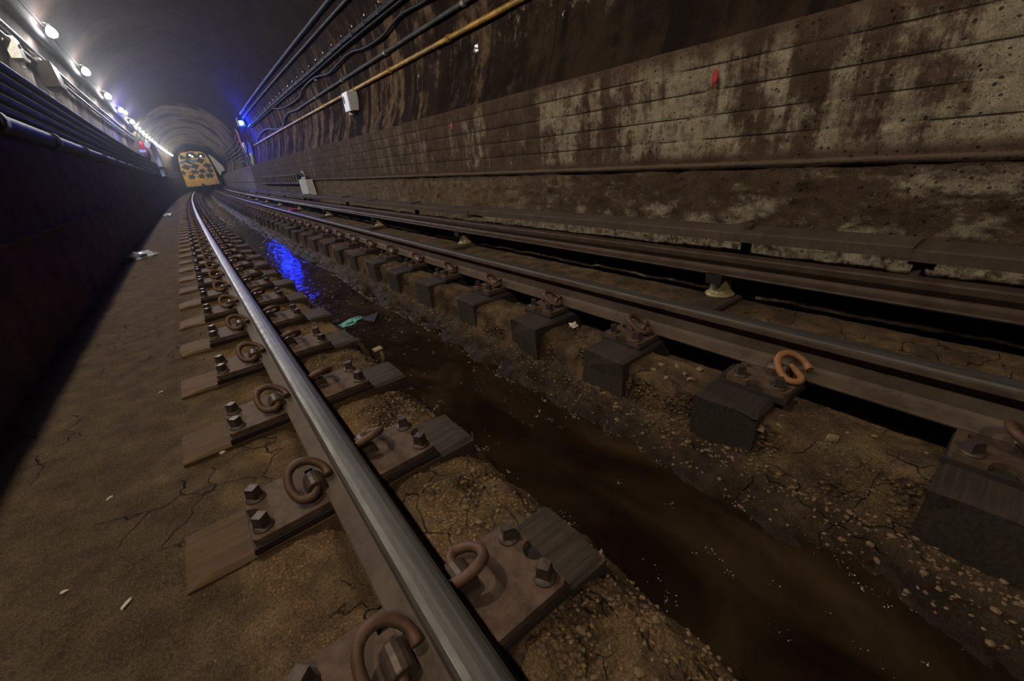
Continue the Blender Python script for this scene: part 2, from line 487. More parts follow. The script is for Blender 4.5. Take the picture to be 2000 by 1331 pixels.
class MB:
    def __init__(self):
        self.v = []
        self.f = []

    def add(self, vs, fs):
        k = len(self.v)
        self.v += [tuple(v) for v in vs]
        self.f += [tuple(i + k for i in f) for f in fs]
        return self

    def box(self, x0, x1, y0, y1, z0, z1, rot=0, piv=None, taper=0, jit=0):
        cx, cy = (piv or ((x0 + x1) / 2, (y0 + y1) / 2))
        vs = []
        for z, tp in ((z0, 0), (z1, taper)):
            for x, y in ((x0 + tp, y0 + tp), (x1 - tp, y0 + tp), (x1 - tp, y1 - tp), (x0 + tp, y1 - tp)):
                dx, dy = x - cx, y - cy
                c, s = math.cos(rot), math.sin(rot)
                vs.append((cx + dx * c - dy * s + random.uniform(-jit, jit), cy + dx * s + dy * c + random.uniform(-jit, jit), z + random.uniform(-jit, jit)))
        return self.add(vs, [(0, 3, 2, 1), (4, 5, 6, 7), (0, 1, 5, 4), (1, 2, 6, 5), (2, 3, 7, 6), (3, 0, 4, 7)])

    def cyl(self, c, r, h, n=12, r2=None, axis='z'):
        r2 = r if r2 is None else r2
        vs = []
        for k, (rr, hh) in enumerate(((r, 0), (r2, h))):
            for i in range(n):
                a = 2 * math.pi * i / n
                p = (rr * math.cos(a), rr * math.sin(a), hh)
                if axis == 'y':
                    p = (p[0], p[2], p[1])
                if axis == 'x':
                    p = (p[2], p[0], p[1])
                vs.append((c[0] + p[0], c[1] + p[1], c[2] + p[2]))
        fs = [(i, (i + 1) % n, n + (i + 1) % n, n + i) for i in range(n)]
        fs += [tuple(reversed(range(n))), tuple(range(n, 2 * n))]
        return self.add(vs, fs)

    def lathe(self, c, prof, n=16):
        vs = [(c[0] + r * math.cos(2 * math.pi * i / n), c[1] + r * math.sin(2 * math.pi * i / n), c[2] + z) for r, z in prof for i in range(n)]
        fs = [(k * n + i, k * n + (i + 1) % n, (k + 1) * n + (i + 1) % n, (k + 1) * n + i) for k in range(len(prof) - 1) for i in range(n)]
        fs += [tuple(reversed(range(n))), tuple(range((len(prof) - 1) * n, len(prof) * n))]
        return self.add(vs, fs)

    def tube(self, pts, r, n=8, rs=None):
        pts = [Vector(p) for p in pts]
        up = None
        rings = []
        for i, p in enumerate(pts):
            a = pts[max(0, i - 1)]
            b = pts[min(len(pts) - 1, i + 1)]
            t = (b - a).normalized()
            if up is None:
                up = t.orthogonal().normalized()
            up = (up - t * up.dot(t)).normalized()
            s = t.cross(up)
            rr = rs[i] if rs else r
            rings.append([p + (up * math.cos(2 * math.pi * k / n) + s * math.sin(2 * math.pi * k / n)) * rr for k in range(n)])
        vs = [tuple(v) for rg in rings for v in rg]
        fs = [(i * n + k, i * n + (k + 1) % n, (i + 1) * n + (k + 1) % n, (i + 1) * n + k) for i in range(len(pts) - 1) for k in range(n)]
        fs += [tuple(reversed(range(n))), tuple(range((len(pts) - 1) * n, len(pts) * n))]
        return self.add(vs, fs)

    def extrude(self, outline, z0, z1, holes=()):
        loops = [outline] + list(holes)
        tri = tessellate_polygon([[Vector((x, y, 0)) for x, y in lp] for lp in loops])
        flat = [p for lp in loops for p in lp]
        n = len(flat)
        vs = [(x, y, z0) for x, y in flat] + [(x, y, z1) for x, y in flat]
        fs = [tuple(reversed(t)) for t in tri] + [tuple(i + n for i in t) for t in tri]
        k = 0
        for lp in loops:
            m = len(lp)
            fs += [(k + i, k + (i + 1) % m, n + k + (i + 1) % m, n + k + i) for i in range(m)]
            k += m
        return self.add(vs, fs)

    def build(self, name, m, parent=None, smooth=False):
        o = mesh_obj(name, self.v, self.f, m, parent, False)
        bm = bmesh.new()
        bm.from_mesh(o.data)
        bmesh.ops.recalc_face_normals(bm, faces=bm.faces)
        if smooth:
            for f in bm.faces:
                f.smooth = len(f.verts) == 4
        bm.to_mesh(o.data)
        bm.free()
        return o


def smooth_path(pts, sub=5):
    P = [Vector(p) for p in pts]
    P = [P[0] * 2 - P[1]] + P + [P[-1] * 2 - P[-2]]
    out = []
    for i in range(1, len(P) - 2):
        for k in range(sub):
            t = k / sub
            a, b, c, d = P[i - 1], P[i], P[i + 1], P[i + 2]
            out.append(0.5 * ((2 * b) + (c - a) * t + (2 * a - 5 * b + 4 * c - d) * t * t + (3 * b - a - 3 * c + d) * t ** 3))
    out.append(P[-2])
    return out


def empty(name, loc=(0, 0, 0), rz=0):
    o = bpy.data.objects.new(name, None)
    COL.objects.link(o)
    o.location = loc
    o.rotation_euler = (0, 0, rz)
    o.empty_display_size = 0.05
    return o


def tag(o, label, cat, group=None, kind=None):
    if label:
        o['label'] = label
    if cat:
        o['category'] = cat
    if group:
        o['group'] = group
    if kind:
        o['kind'] = kind
    return o


def struct(o):
    o['kind'] = 'structure'
    return o


def copy_tree(o, parent=None):
    c = o.copy()
    COL.objects.link(c)
    c.parent = parent
    for ch in list(o.children):
        copy_tree(ch, c)
    return c


# lattice noise in numpy
def vnoise(x, y, seed=0):
    xi = np.floor(x).astype(np.int64)
    yi = np.floor(y).astype(np.int64)
    fx = x - xi
    fy = y - yi
    fx = fx * fx * (3 - 2 * fx)
    fy = fy * fy * (3 - 2 * fy)

    def h(a, b):
        n = (a * 374761393 + b * 668265263 + seed * 974634777) & 0xFFFFFFFF
        n = ((n ^ (n >> 13)) * 1274126177) & 0xFFFFFFFF
        return ((n ^ (n >> 16)) & 0xFFFF) / 65535.0
    return ((h(xi, yi) * (1 - fx) + h(xi + 1, yi) * fx) * (1 - fy) + (h(xi, yi + 1) * (1 - fx) + h(xi + 1, yi + 1) * fx) * fy) - 0.5


def fbm(x, y, seed=0, octv=4, gain=0.5):
    s = 0
    a = 1.0
    for k in range(octv):
        s = s + a * vnoise(x * 2 ** k, y * 2 ** k, seed + k * 17)
        a *= gain
    return s


def grid_obj(name, P, m, smooth=True, flip=False):
    """P: rows x cols x 3"""
    R, C, _ = P.shape
    me = bpy.data.meshes.new(name)
    me.vertices.add(R * C)
    me.vertices.foreach_set('co', P.reshape(-1).astype(np.float32))
    i = np.arange(R - 1)[:, None] * C + np.arange(C - 1)[None]
    q = np.stack([i, i + 1, i + 1 + C, i + C], -1).reshape(-1, 4)
    if flip:
        q = q[:, ::-1]
    nf = len(q)
    me.loops.add(nf * 4)
    me.loops.foreach_set('vertex_index', q.reshape(-1).astype(np.int32))
    me.polygons.add(nf)
    me.polygons.foreach_set('loop_start', (np.arange(nf) * 4).astype(np.int32))
    me.polygons.foreach_set('loop_total', np.full(nf, 4, np.int32))
    me.polygons.foreach_set('use_smooth', np.full(nf, smooth))
    me.update(calc_edges=True)
    me.materials.append(m)
    o = bpy.data.objects.new(name, me)
    COL.objects.link(o)
    return o


def rows(*segs):
    out = []
    for a, b, d in segs:
        out += list(np.arange(a, b - 1e-6, d))
    out.append(segs[-1][1])
    return np.array(out)


Y0, Y1 = -2.0, 92.0
PITCH = 0.602
TIE_L = [1.125 + PITCH * k for k in range(-4, 75)]
TIE_R = [1.085 + PITCH * k for k in range(-4, 75)]

# ------------------------------------------------------------------ floor
PX = np.array([-1.0, -0.6, -0.30, 0.02, 0.06, 0.19, 0.25, 0.40, 0.50, 0.58, 0.64, 0.78, 0.98, 1.06, 1.12, 1.20, 1.26, 1.29, 1.308, 1.34, 1.50, 1.545, 1.70, 1.735, 1.80, 2.38, 2.41, 2.43, 2.75])
PZ = np.array([-.20, -.203, -.212, -.212, -.25, -.25, -.212, -.222, -.245, -.33, -.445, -.455, -.455, -.44, -.415, -.392, -.375, -.355, -.222, -.206, -.208, -.28, -.28, -.208, -.205, -.205, -.25, -.32, -.32])


def ground(xs, y):
    xs = np.asarray(xs, float)
    y = np.asarray(y, float)
    jit = 0.045 * fbm(y * 2.3, xs * 0.7, 3, 4) + 0.02 * fbm(y * 9, xs * 3, 5, 3)
    wj = np.interp(xs, [-1, 0.3, 0.45, 0.62, 0.9, 1.0, 1.15, 1.33, 1.42, 1.5, 2.3, 2.36, 2.6], [0, 0, 1, 1.2, .3, .5, .8, 0.6, .2, .15, .1, .6, .3])
    z = np.interp(xs + jit * wj, PX, PZ)
    a = np.interp(xs, [-1, -0.3, 0.0, 0.25, 0.5, 0.64, 0.98, 1.1, 1.27, 1.32, 1.5, 2.4], [.006, .006, .011, .020, .024, .03, .03, .035, .022, .014, .012, .008])
    z = z + a * fbm(xs * 9, y * 9, 21, 5, 0.55)
    z = z + 0.008 * fbm(xs * 38, y * 38, 31, 3, 0.6) * np.interp(xs, [-.3, 0.25, .45, 1.3, 1.5], [.35, 1, 1.3, 1.3, .35])
    z = z + 0.020 * fbm(xs * 16, y * 3.0, 131, 4, 0.6) * np.interp(xs, [1.05, 1.12, 1.26, 1.30], [0, 1, 1, 0])
    # crumbled hollows between the right-hand ties
    hol = np.maximum(0, fbm(xs * 3, y * 2.1, 77, 3) - 0.18) * 0.18
    z = z - hol * np.interp(xs, [1.2, 1.3, 1.45, 1.6], [0, 1, .6, 0])
    return z


ys = rows((Y0, 4.5, 0.0125), (4.5, 14, 0.045), (14, Y1, 0.5))
xs = np.concatenate([np.arange(-1.0, -0.3, 0.02), np.arange(-0.3, 1.75, 0.0115), np.arange(1.75, 2.37, 0.02), np.arange(2.37, 2.45, 0.008), [2.5, 2.6, 2.75]])
XX, YY = np.meshgrid(xs, ys)
ZZ = ground(XX, YY)
P = np.stack([XX + curve(YY), YY, ZZ], -1)
struct(grid_obj('floor', P, M['floor']))

# ------------------------------------------------------------------ right bench wall
prof = [(-0.45, 2.655)]
for z in np.arange(-0.40, 0.48, 0.0135):
    prof.append((z, 2.655))
prof += [(0.484, 2.652), (0.492, 2.635), (0.505, 2.632), (0.512, 2.630), (0.514, 2.675)]
for z in np.arange(0.535, 1.15, 0.0115):
    g = 0.0
    for gz in (0.655, 0.785, 0.915, 1.045):
        g = max(g, 0.009 * math.exp(-((z - gz) / 0.007) ** 2))
    prof.append((z, 2.675 + g))
prof += [(1.158, 2.677), (1.166, 2.687), (1.168, 2.75), (1.168, 3.10)]
prof = np.array(prof)
yw = rows((Y0, 6, 0.02), (6, 16, 0.08), (16, Y1, 0.6))
PZw, YW = np.meshgrid(prof[:, 0], yw)
XW = np.meshgrid(prof[:, 1], yw)[0]
rough = np.where(PZw < 0.485, 0.020, 0.0035) * np.where(PZw > 1.16, 0, 1)
dx = rough * fbm(YW * 5, PZw * 7, 41, 5, 0.6)
dx -= np.maximum(0, fbm(YW * 14, PZw * 22, 55, 3, 0.6) - 0.22) * 0.03 * (PZw < 0.47)
dz = 0.006 * fbm(YW * 1.7, YW * 0, 9, 3) * (PZw > 0.4)
P = np.stack([XW + dx + curve(YW), YW, PZw + dz], -1)
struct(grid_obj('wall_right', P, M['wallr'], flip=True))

# ------------------------------------------------------------------ left bench wall
prof = [(-0.45, -0.93), (-0.2, -0.93)]
for z in np.arange(-0.15, 0.43, 0.05):
    prof.append((z, -0.93))
prof += [(0.435, -0.93), (0.44, -0.905), (0.47, -0.905), (0.475, -0.935)]
for z in np.arange(0.5, 1.14, 0.05):
    prof.append((z, -0.94))
prof += [(1.155, -0.94), (1.162, -0.95), (1.163, -1.30)]
prof = np.array(prof)
yw = rows((Y0, 6, 0.05), (6, 16, 0.15), (16, Y1, 0.8))
PZw, YW = np.meshgrid(prof[:, 0], yw)
XW = np.meshgrid(prof[:, 1], yw)[0]
dx = 0.010 * fbm(YW * 3, PZw * 5, 61, 4)
seam = np.exp(-(((YW + 0.4) % 1.55 - 0.775) / 0.03) ** 2) * 0.012 * (PZw < 1.1)
P = np.stack([XW + dx - seam + curve(YW), YW, PZw], -1)
struct(grid_obj('wall_left', P, M['walll']))

# ------------------------------------------------------------------ vault
VC = (0.90, 2.30)
VR = 2.45
a0 = math.asin((1.168 - VC[1]) / VR)
ang = np.linspace(a0, math.pi - a0, 120)
yv = rows((Y0, 10, 0.1), (10, 30, 0.25), (30, 30.99, 0.33), (31.0, 31.02, 0.02), (31.1, Y1, 0.6))
AA, YV = np.meshgrid(ang, yv)
ring = (np.floor((YV + 0.3) / 1.5) % 2) * 0.010
R_ = VR + ring + 0.010 * fbm(AA * 5, YV * 1.5, 71, 5) + 0.012 * fbm(AA * 14, YV * 0.9, 81, 3) * (AA < 1.2)
R_ = R_ - 0.004 * np.exp(-((AA - 0.28) / 0.02) ** 2)
R_ = np.where(YV > 31.01, VR - 0.10 + (R_ - VR) * 0.4, R_)
P = np.stack([VC[0] + R_ * np.cos(AA) + curve(YV), YV, VC[1] + R_ * np.sin(AA)], -1)
P[:, 0, 2] = 1.165
P[:, -1, 2] = 1.16
struct(grid_obj('ceiling', P, M['vault'], flip=True))
# closed ends of the modelled stretch
for nm, yy in (('wall_rear', Y0), ('wall_front', Y1)):
    o = MB().box(-1.6 + cv(yy), 3.5 + cv(yy), yy - 0.1, yy, -0.5, 4.9).build(nm, M['vault'])
    struct(o)
    if yy > 0:
        o.location.y += 0.1

# ------------------------------------------------------------------ water in the drain
yw = rows((Y0, 4, 0.02), (4, 20, 0.12), (20, 62, 1.0))
xw = np.arange(0.44, 1.24, 0.0125)
XX, YY = np.meshgrid(xw, yw)
tz = -0.421 + 0.0016 * fbm(XX * 6, YY * 3.5, 91, 2) * np.interp(YY, [0, 3], [0.8, 2.2]) + 0.0012 * fbm(XX * 24, YY * 12, 97, 2) * np.interp(YY, [0.5, 3], [0.5, 2.2])
P = np.stack([XX + curve(YY), YY, tz], -1)
wat = grid_obj('drain_water', P, M['water'])
tag(wat, 'murky brown water trickling along the drain between the two running rails', 'water', kind='stuff')


# ------------------------------------------------------------------ rails
def sweep(prof, ys, name, m, parent=None, smooth=False):
    mb = MB()
    n = len(prof)
    vs = [(x + cv(y), y, z) for y in ys for x, z in prof]
    fs = [(i * n + k, i * n + (k + 1) % n, (i + 1) * n + (k + 1) % n, (i + 1) * n + k) for i in range(len(ys) - 1) for k in range(n)]
    fs += [tuple(reversed(range(n))), tuple(range((len(ys) - 1) * n, len(ys) * n))]
    mb.add(vs, fs)
    return mb.build(name, m, parent)


def rail_prof(cx, top, h, hw, fw, hd=0.040, web=0.008, crown=0.004):
    half = [(0, top), (hw * 0.45, top - crown * 0.15), (hw * 0.78, top - crown * 0.9), (hw * 0.95, top - crown * 2.2), (hw, top - crown * 4),
            (hw, top - hd * 0.82), (hw * 0.82, top - hd), (web * 1.9, top - hd - 0.008), (web, top - hd - 0.022), (web, top - h + 0.035),
            (web * 2.2, top - h + 0.022), (fw * 0.55, top - h + 0.016), (fw * 0.96, top - h + 0.009), (fw, top - h + 0.006), (fw, top - h)]
    pr = [(cx + x, z) for x, z in half] + [(cx - x, z) for x, z in reversed(half[1:])]
    return pr


yr = list(rows((Y0 + .02, 4, 0.5), (4, Y1 - .1, 1.0)))
rl = sweep(rail_prof(0.120, 0.0, 0.152, 0.0355, 0.070), yr, 'steel_rail', M['rail'])
tag(rl, 'near running rail with bright worn head, running from bottom centre to the train', 'rail')
rr = sweep(rail_prof(1.625, 0.0, 0.152, 0.0355, 0.070), yr, 'steel_rail', M['rail'])
tag(rr, 'far running rail with brown web, on the far side of the water channel', 'rail')
tr = sweep(rail_prof(2.295, 0.072, 0.107, 0.036, 0.072, hd=0.046, web=0.012, crown=0.003), yr, 'power_rail', M['third'])
tag(tr, 'brown raised power rail on ivory insulators under the cover boards', 'rail')


# ------------------------------------------------------------------ ties
def tie_block(x0, x1, w, z0, z1, seed, m, name='wooden_tie', notch=False):
    rnd = random.Random(seed)
    nx, nyy, nzz = 26, 5, 4
    bm = bmesh.new()
    vs = {}
    X = np.linspace(x0, x1, nx)
    Yc = [-w / 2, -w / 2 + .012, 0, w / 2 - .012, w / 2]
    for i, x in enumerate(X):
        endd = min(i, nx - 1 - i)
        ring = [(-w / 2, z0), (-w / 2, (z0 + z1) / 2), (-w / 2, z1 - 0.010), (-w / 2 + 0.012, z1), (-w / 5, z1), (w / 6, z1), (w / 2 - 0.012, z1), (w / 2, z1 - 0.010), (w / 2, (z0 + z1) / 2), (w / 2, z0)]
        col = []
        for k, (yy, zz) in enumerate(ring):
            q = noise.noise(Vector((x * 6, k * 1.7, seed * 3.1)))
            jy = q * 0.006
            jz = noise.noise(Vector((x * 9, k * 2.3 + 9, seed * 1.7))) * 0.006
            xe = x
            if i in (0, nx - 1):
                xe = x + noise.noise(Vector((k * 0.5, seed, 4))) * 0.012
                if 3 <= k <= 6:
                    jz -= 0.006
            col.append(bm.verts.new((xe, yy + jy, zz + jz)))
        vs[i] = col
    for i in range(nx - 1):
        for k in range(9):
            bm.faces.new((vs[i][k], vs[i][k + 1], vs[i + 1][k + 1], vs[i + 1][k]))
        bm.faces.new((vs[i][9], vs[i][0], vs[i + 1][0], vs[i + 1][9]))
    bm.faces.new(list(reversed(vs[0])))
    bm.faces.new(vs[nx - 1])
    bmesh.ops.recalc_face_normals(bm, faces=bm.faces)
    me = bpy.data.meshes.new(name)
    bm.to_mesh(me)
    bm.free()
    me.materials.append(m)
    return me


ORD = ['nearest', 'second', 'third', 'fourth', 'fifth', 'sixth', 'seventh', 'eighth', 'ninth', 'tenth', 'eleventh', 'twelfth', 'thirteenth', 'fourteenth', 'fifteenth', 'sixteenth']
left_meshes = [tie_block(-0.30, 0.505 + 0.05 * random.random(), 0.215, -0.36, -0.190, s, M['tie']) for s in range(7)]
right_meshes = [tie_block(1.262 + 0.02 * random.random(), 2.02, 0.225, -0.37, -0.186, 20 + s, M['tie_r']) for s in range(7)]


def ordinal_label(i, front, side, far):
    if i < 0:
        return None
    if i < len(ORD):
        return (front % ORD[i]) + ' ' + side
    return far


def visible_idx(y, ymin):
    return int(round((y - ymin) / PITCH))


for k, y in enumerate(TIE_L):
    o = bpy.data.objects.new('wooden_tie', left_meshes[k % 7])
    COL.objects.link(o)
    o.location = (cv(y), y, random.uniform(-0.003, 0.003))
    o.rotation_euler.z = -random.uniform(-0.012, 0.012)
    i = k - 3
    if i < 0:
        lab = 'brown wooden tie block under the near rail, just past the bottom edge of the photo'
    elif i < 14:
        lab = ('wooden tie block under the near rail, %s from the bottom of the photo' % ORD[i]).replace('nearest from', 'nearest to')
    else:
        lab = 'small far wooden tie block under the near rail on the bend before the train'
    tag(o, lab, 'railway tie', 'tie blocks under the near rail')
for k, y in enumerate(TIE_R):
    o = bpy.data.objects.new('wooden_tie', right_meshes[k % 7])
    COL.objects.link(o)
    o.location = (cv(y), y, random.uniform(-0.004, 0.004))
    o.rotation_euler.z = -random.uniform(-0.03, 0.03)
    i = k - 2
    if i < 0:
        lab = 'black tie block under the far rail, past the right edge of the photo'
    elif i < 14:
        lab = ('black tie block under the far rail, %s from the right edge of the photo' % ORD[i]).replace('nearest from', 'nearest to')
    else:
        lab = 'small far black tie block under the far rail on the bend before the train'
    tag(o, lab, 'railway tie', 'tie blocks under the far rail')


# ------------------------------------------------------------------ tie plates with bolts, shoulders, spring clips
def plate_outline(hx, hy, nr=0.030, ch=0.010):
    pts = []
    for s in (1, -1):
        a = [(s * hx, -s * hy + s * ch), (s * hx, -s * nr)]
        arc = [(s * (hx - nr * 1.05 * math.sin(math.pi * k / 8)), -s * nr * math.cos(math.pi * k / 8)) for k in range(1, 8)]
        b = [(s * hx, s * nr), (s * hx, s * hy - s * ch), (s * hx - s * ch, s * hy), (-s * hx + s * ch, s * hy)]
        pts += a + arc + b
    return pts


CLIP = [(0.000, 0.032, 0.024), (0.000, 0.0, 0.024), (0.000, -0.032, 0.024), (-0.004, -0.047, 0.023), (-0.016, -0.058, 0.021), (-0.034, -0.057, 0.021),
        (-0.050, -0.045, 0.026), (-0.059, -0.022, 0.038), (-0.060, 0.004, 0.054), (-0.052, 0.027, 0.067), (-0.034, 0.042, 0.074), (-0.010, 0.047, 0.073),
        (0.014, 0.042, 0.064), (0.032, 0.028, 0.050), (0.040, 0.010, 0.038), (0.041, -0.010, 0.029)]


def clip_mb(n=8, sub=4, r=0.0122):
    pts = smooth_path(CLIP, sub)
    L = len(pts)
    rs = [r if i < L - 6 else r * (1.0 + 0.04 * (i - L + 6)) for i in range(L)]
    return MB().tube(pts, r, n, rs)


def shoulder_mb():
    mb = MB()
    n = 9
    vs = []
    for y, rr in ((-0.031, 0.025), (-0.028, 0.0275), (0.028, 0.0275), (0.031, 0.025)):
        vs += [(-0.0295, y, 0.0)] + [(rr * math.cos(math.pi - math.pi * i / (n - 1)), y, 0.021 + rr * math.sin(math.pi * i / (n - 1))) for i in range(n)] + [(0.0295, y, 0.0)]
    m = n + 2
    fs = [(a * m + i, a * m + i + 1, (a + 1) * m + i + 1, (a + 1) * m + i) for a in range(3) for i in range(m - 1)]
    fs += [tuple(range(m)), tuple(range(3 * m, 4 * m))]
    mb.add(vs, fs)
    mb.box(-0.030, 0.026, -0.034, 0.034, 0.0, 0.006, taper=0.003)
    return mb


def make_plate(hx, hole=True):
    """root at the middle of the plate top; x across the track"""
    root = empty('tie_plate')
    holes = [[(0.074 + .0, 0.058), (0.098, 0.058), (0.098, 0.082), (0.074, 0.082)], [(-0.098, 0.058), (-0.074, 0.058), (-0.074, 0.082), (-0.098, 0.082)]] if hole else []
    MB().extrude(plate_outline(hx, 0.106), -0.021, 0.0, holes).build('plate', M['plate'], root)
    MB().box(-hx - 0.006, hx + 0.008, -0.112, 0.108, -0.040, -0.0215, jit=0.003).build('pad', M['pad'], root)
    for sx in (-1, 1):
        for sy in (-1, 1):
            b = MB()
            x, y = sx * (hx - 0.030), sy * 0.066
            b.box(x - 0.0155, x + 0.0155, y - 0.0155, y + 0.0155, 0.007, 0.040, rot=random.uniform(0, 1.5), taper=0.0022, jit=0.0006)
            bo = b.build('bolt', M['bolt'], root)
            MB().lathe((x, y, 0), [(0.027, 0.0), (0.027, 0.004), (0.022, 0.008), (0.014, 0.010)], 14).build('washer', M['bolt'], bo)
    sx_ = 0.086
    for s in (-1, 1):
        sh = shoulder_mb().build('shoulder', M['shoulder'], root, smooth=False)
        sh.location = (s * sx_, 0.026 * s if s < 0 else 0.040, 0)
        cl = clip_mb().build('spring_clip', M['clip'], root, smooth=True)
        cl.location = (s * sx_, 0.024 * s if s < 0 else 0.038, 0)
        cl.rotation_euler.z = 0 if s < 0 else math.pi
    return root


def make_plate_lo(hx):
    mb = MB()
    mb.extrude([(-hx, -.104), (hx, -.104), (hx, .104), (-hx, .104)], -0.035, 0.0)
    for sx in (-1, 1):
        for sy in (-1, 1):
            mb.box(sx * (hx - .03) - .016, sx * (hx - .03) + .016, sy * .066 - .016, sy * .066 + .016, 0, .04, rot=.5)
        pts = [(sx * 0.090 + (-p[0] if sx > 0 else p[0]), -0.012 + (-p[1] if sx > 0 else p[1]), p[2]) for p in CLIP[::2] + [CLIP[-1]]]
        mb.tube(pts, 0.0098, 5)
    me_o = mb.build('tie_plate', M['plate'])
    return me_o


def child(root, nm, i=0):
    return [c for c in root.children if c.name.split('.')[0] == nm][i]


random.seed(21)
protoL = make_plate(0.264)
protoR = make_plate(0.205, hole=True)
loL = make_plate_lo(0.264)
loR = make_plate_lo(0.205)
for side, tl, proto, lo, cx, off in (('L', TIE_L, protoL, loL, 0.120, 3), ('R', TIE_R, protoR, loR, 1.625, 2)):
    used = [False, False]
    for k, y in enumerate(tl):
        near = y < 13
        i = k - off
        if near:
            o = copy_tree(proto) if used[0] else proto
            used[0] = True
        else:
            if not used[1]:
                o = lo
                used[1] = True
            else:
                o = lo.copy()
                COL.objects.link(o)
        o.location = (cx + cv(y), y, -0.1515)
        o.rotation_euler.z = random.uniform(-0.02, 0.02) - 0.00104 * max(0, y - 2)
        if near and used[0]:
            for c in o.children:
                if c.name.startswith('spring_clip'):
                    c.location.y += random.uniform(-0.004, 0.006)
                    c.rotation_euler.z += random.uniform(-0.05, 0.05)
        if side == 'L':
            if i < 0:
                lab = 'rusty tie plate of the near rail, just past the bottom edge of the photo'
            elif i < 14:
                lab = ('rusty bolted tie plate on the near rail, %s from the bottom of the photo' % ORD[i]).replace('nearest from', 'nearest to')
            else:
                lab = 'tiny far tie plate of the near rail on the bend before the train'
            g = 'tie plates along the near rail'
        else:
            if i < 0:
                lab = 'rusty tie plate of the far rail, past the right edge of the photo'
            elif i == 1:
                lab = 'tie plate of the far rail whose loose clip is bright orange with rust'
            elif i < 14:
                lab = ('dusty tie plate on the far rail, %s from the right edge of the photo' % ORD[i]).replace('nearest from', 'nearest to')
            else:
                lab = 'tiny far tie plate of the far rail on the bend before the train'
            g = 'tie plates along the far rail'
        tag(o, lab, 'tie plate', g)
        if side == 'R' and i == 1:      # the displaced clip
            for c in o.children:
                if c.name.startswith('spring_clip') and c.location.x < 0:
                    c.data = c.data.copy()
                    c.data.materials[0] = M['clip_orange']
                    c.location = (-0.062, -0.075, 0.004)
                    c.rotation_euler = (0.10, -0.12, -0.75)
                    c['label'] = 'bright orange rusty clip knocked out of its shoulder'

# ------------------------------------------------------------------ insulators, stub ties
def make_insulator():
    root = empty('insulator')
    MB().lathe((0, 0, 0), [(0.076, 0.0), (0.080, 0.005), (0.078, 0.012), (0.066, 0.020), (0.056, 0.030), (0.054, 0.060), (0.055, 0.088), (0.058, 0.098), (0.045, 0.106)], 24).build('ceramic_body', M['ceramic'], root, smooth=True)
    b = MB().box(-0.085, 0.085, -0.050, 0.050, 0.106, 0.131, jit=0.002)
    b.box(-0.100, -0.070, -0.045, 0.045, 0.088, 0.142, jit=0.002)
    b.box(0.070, 0.100, -0.030, 0.030, 0.085, 0.140, jit=0.002)
    b.build('iron_cap', M['iron'], root)
    return root


ins = make_insulator()
INS_Y = [1.06, 3.88, 6.42, 9.3, 12.1, 14.9, 17.7, 20.5, 23.3, 26.1, 28.9, 31.7, 34.5]
IN_LAB = ['large ivory insulator on a square timber pad, nearest to the right edge', 'second ivory insulator from the right, standing by a heap of brown chips',
          'third ivory insulator from the right under the power rail', 'fourth ivory insulator from the right under the power rail, next to the red litter']
for i, y in enumerate(INS_Y):
    o = ins if i == 0 else copy_tree(ins)
    o.location = (2.295 + cv(y), y, -0.170)
    tag(o, IN_LAB[i] if i < 4 else 'small far insulator under the power rail beyond the red litter', 'insulator', 'insulators under the power rail')
    st = tie_block(2.00, 2.415, 0.165, -0.34, -0.171, 50 + i, M['stub'])
    s = bpy.data.objects.new('stub_tie', st)
    COL.objects.link(s)
    s.location = (cv(y), y - 0.02, 0)
    tag(s, 'dusty timber pad under the %s insulator of the power rail counted from the right' % ORD[i], 'timber pad', 'timber pads of the insulators')

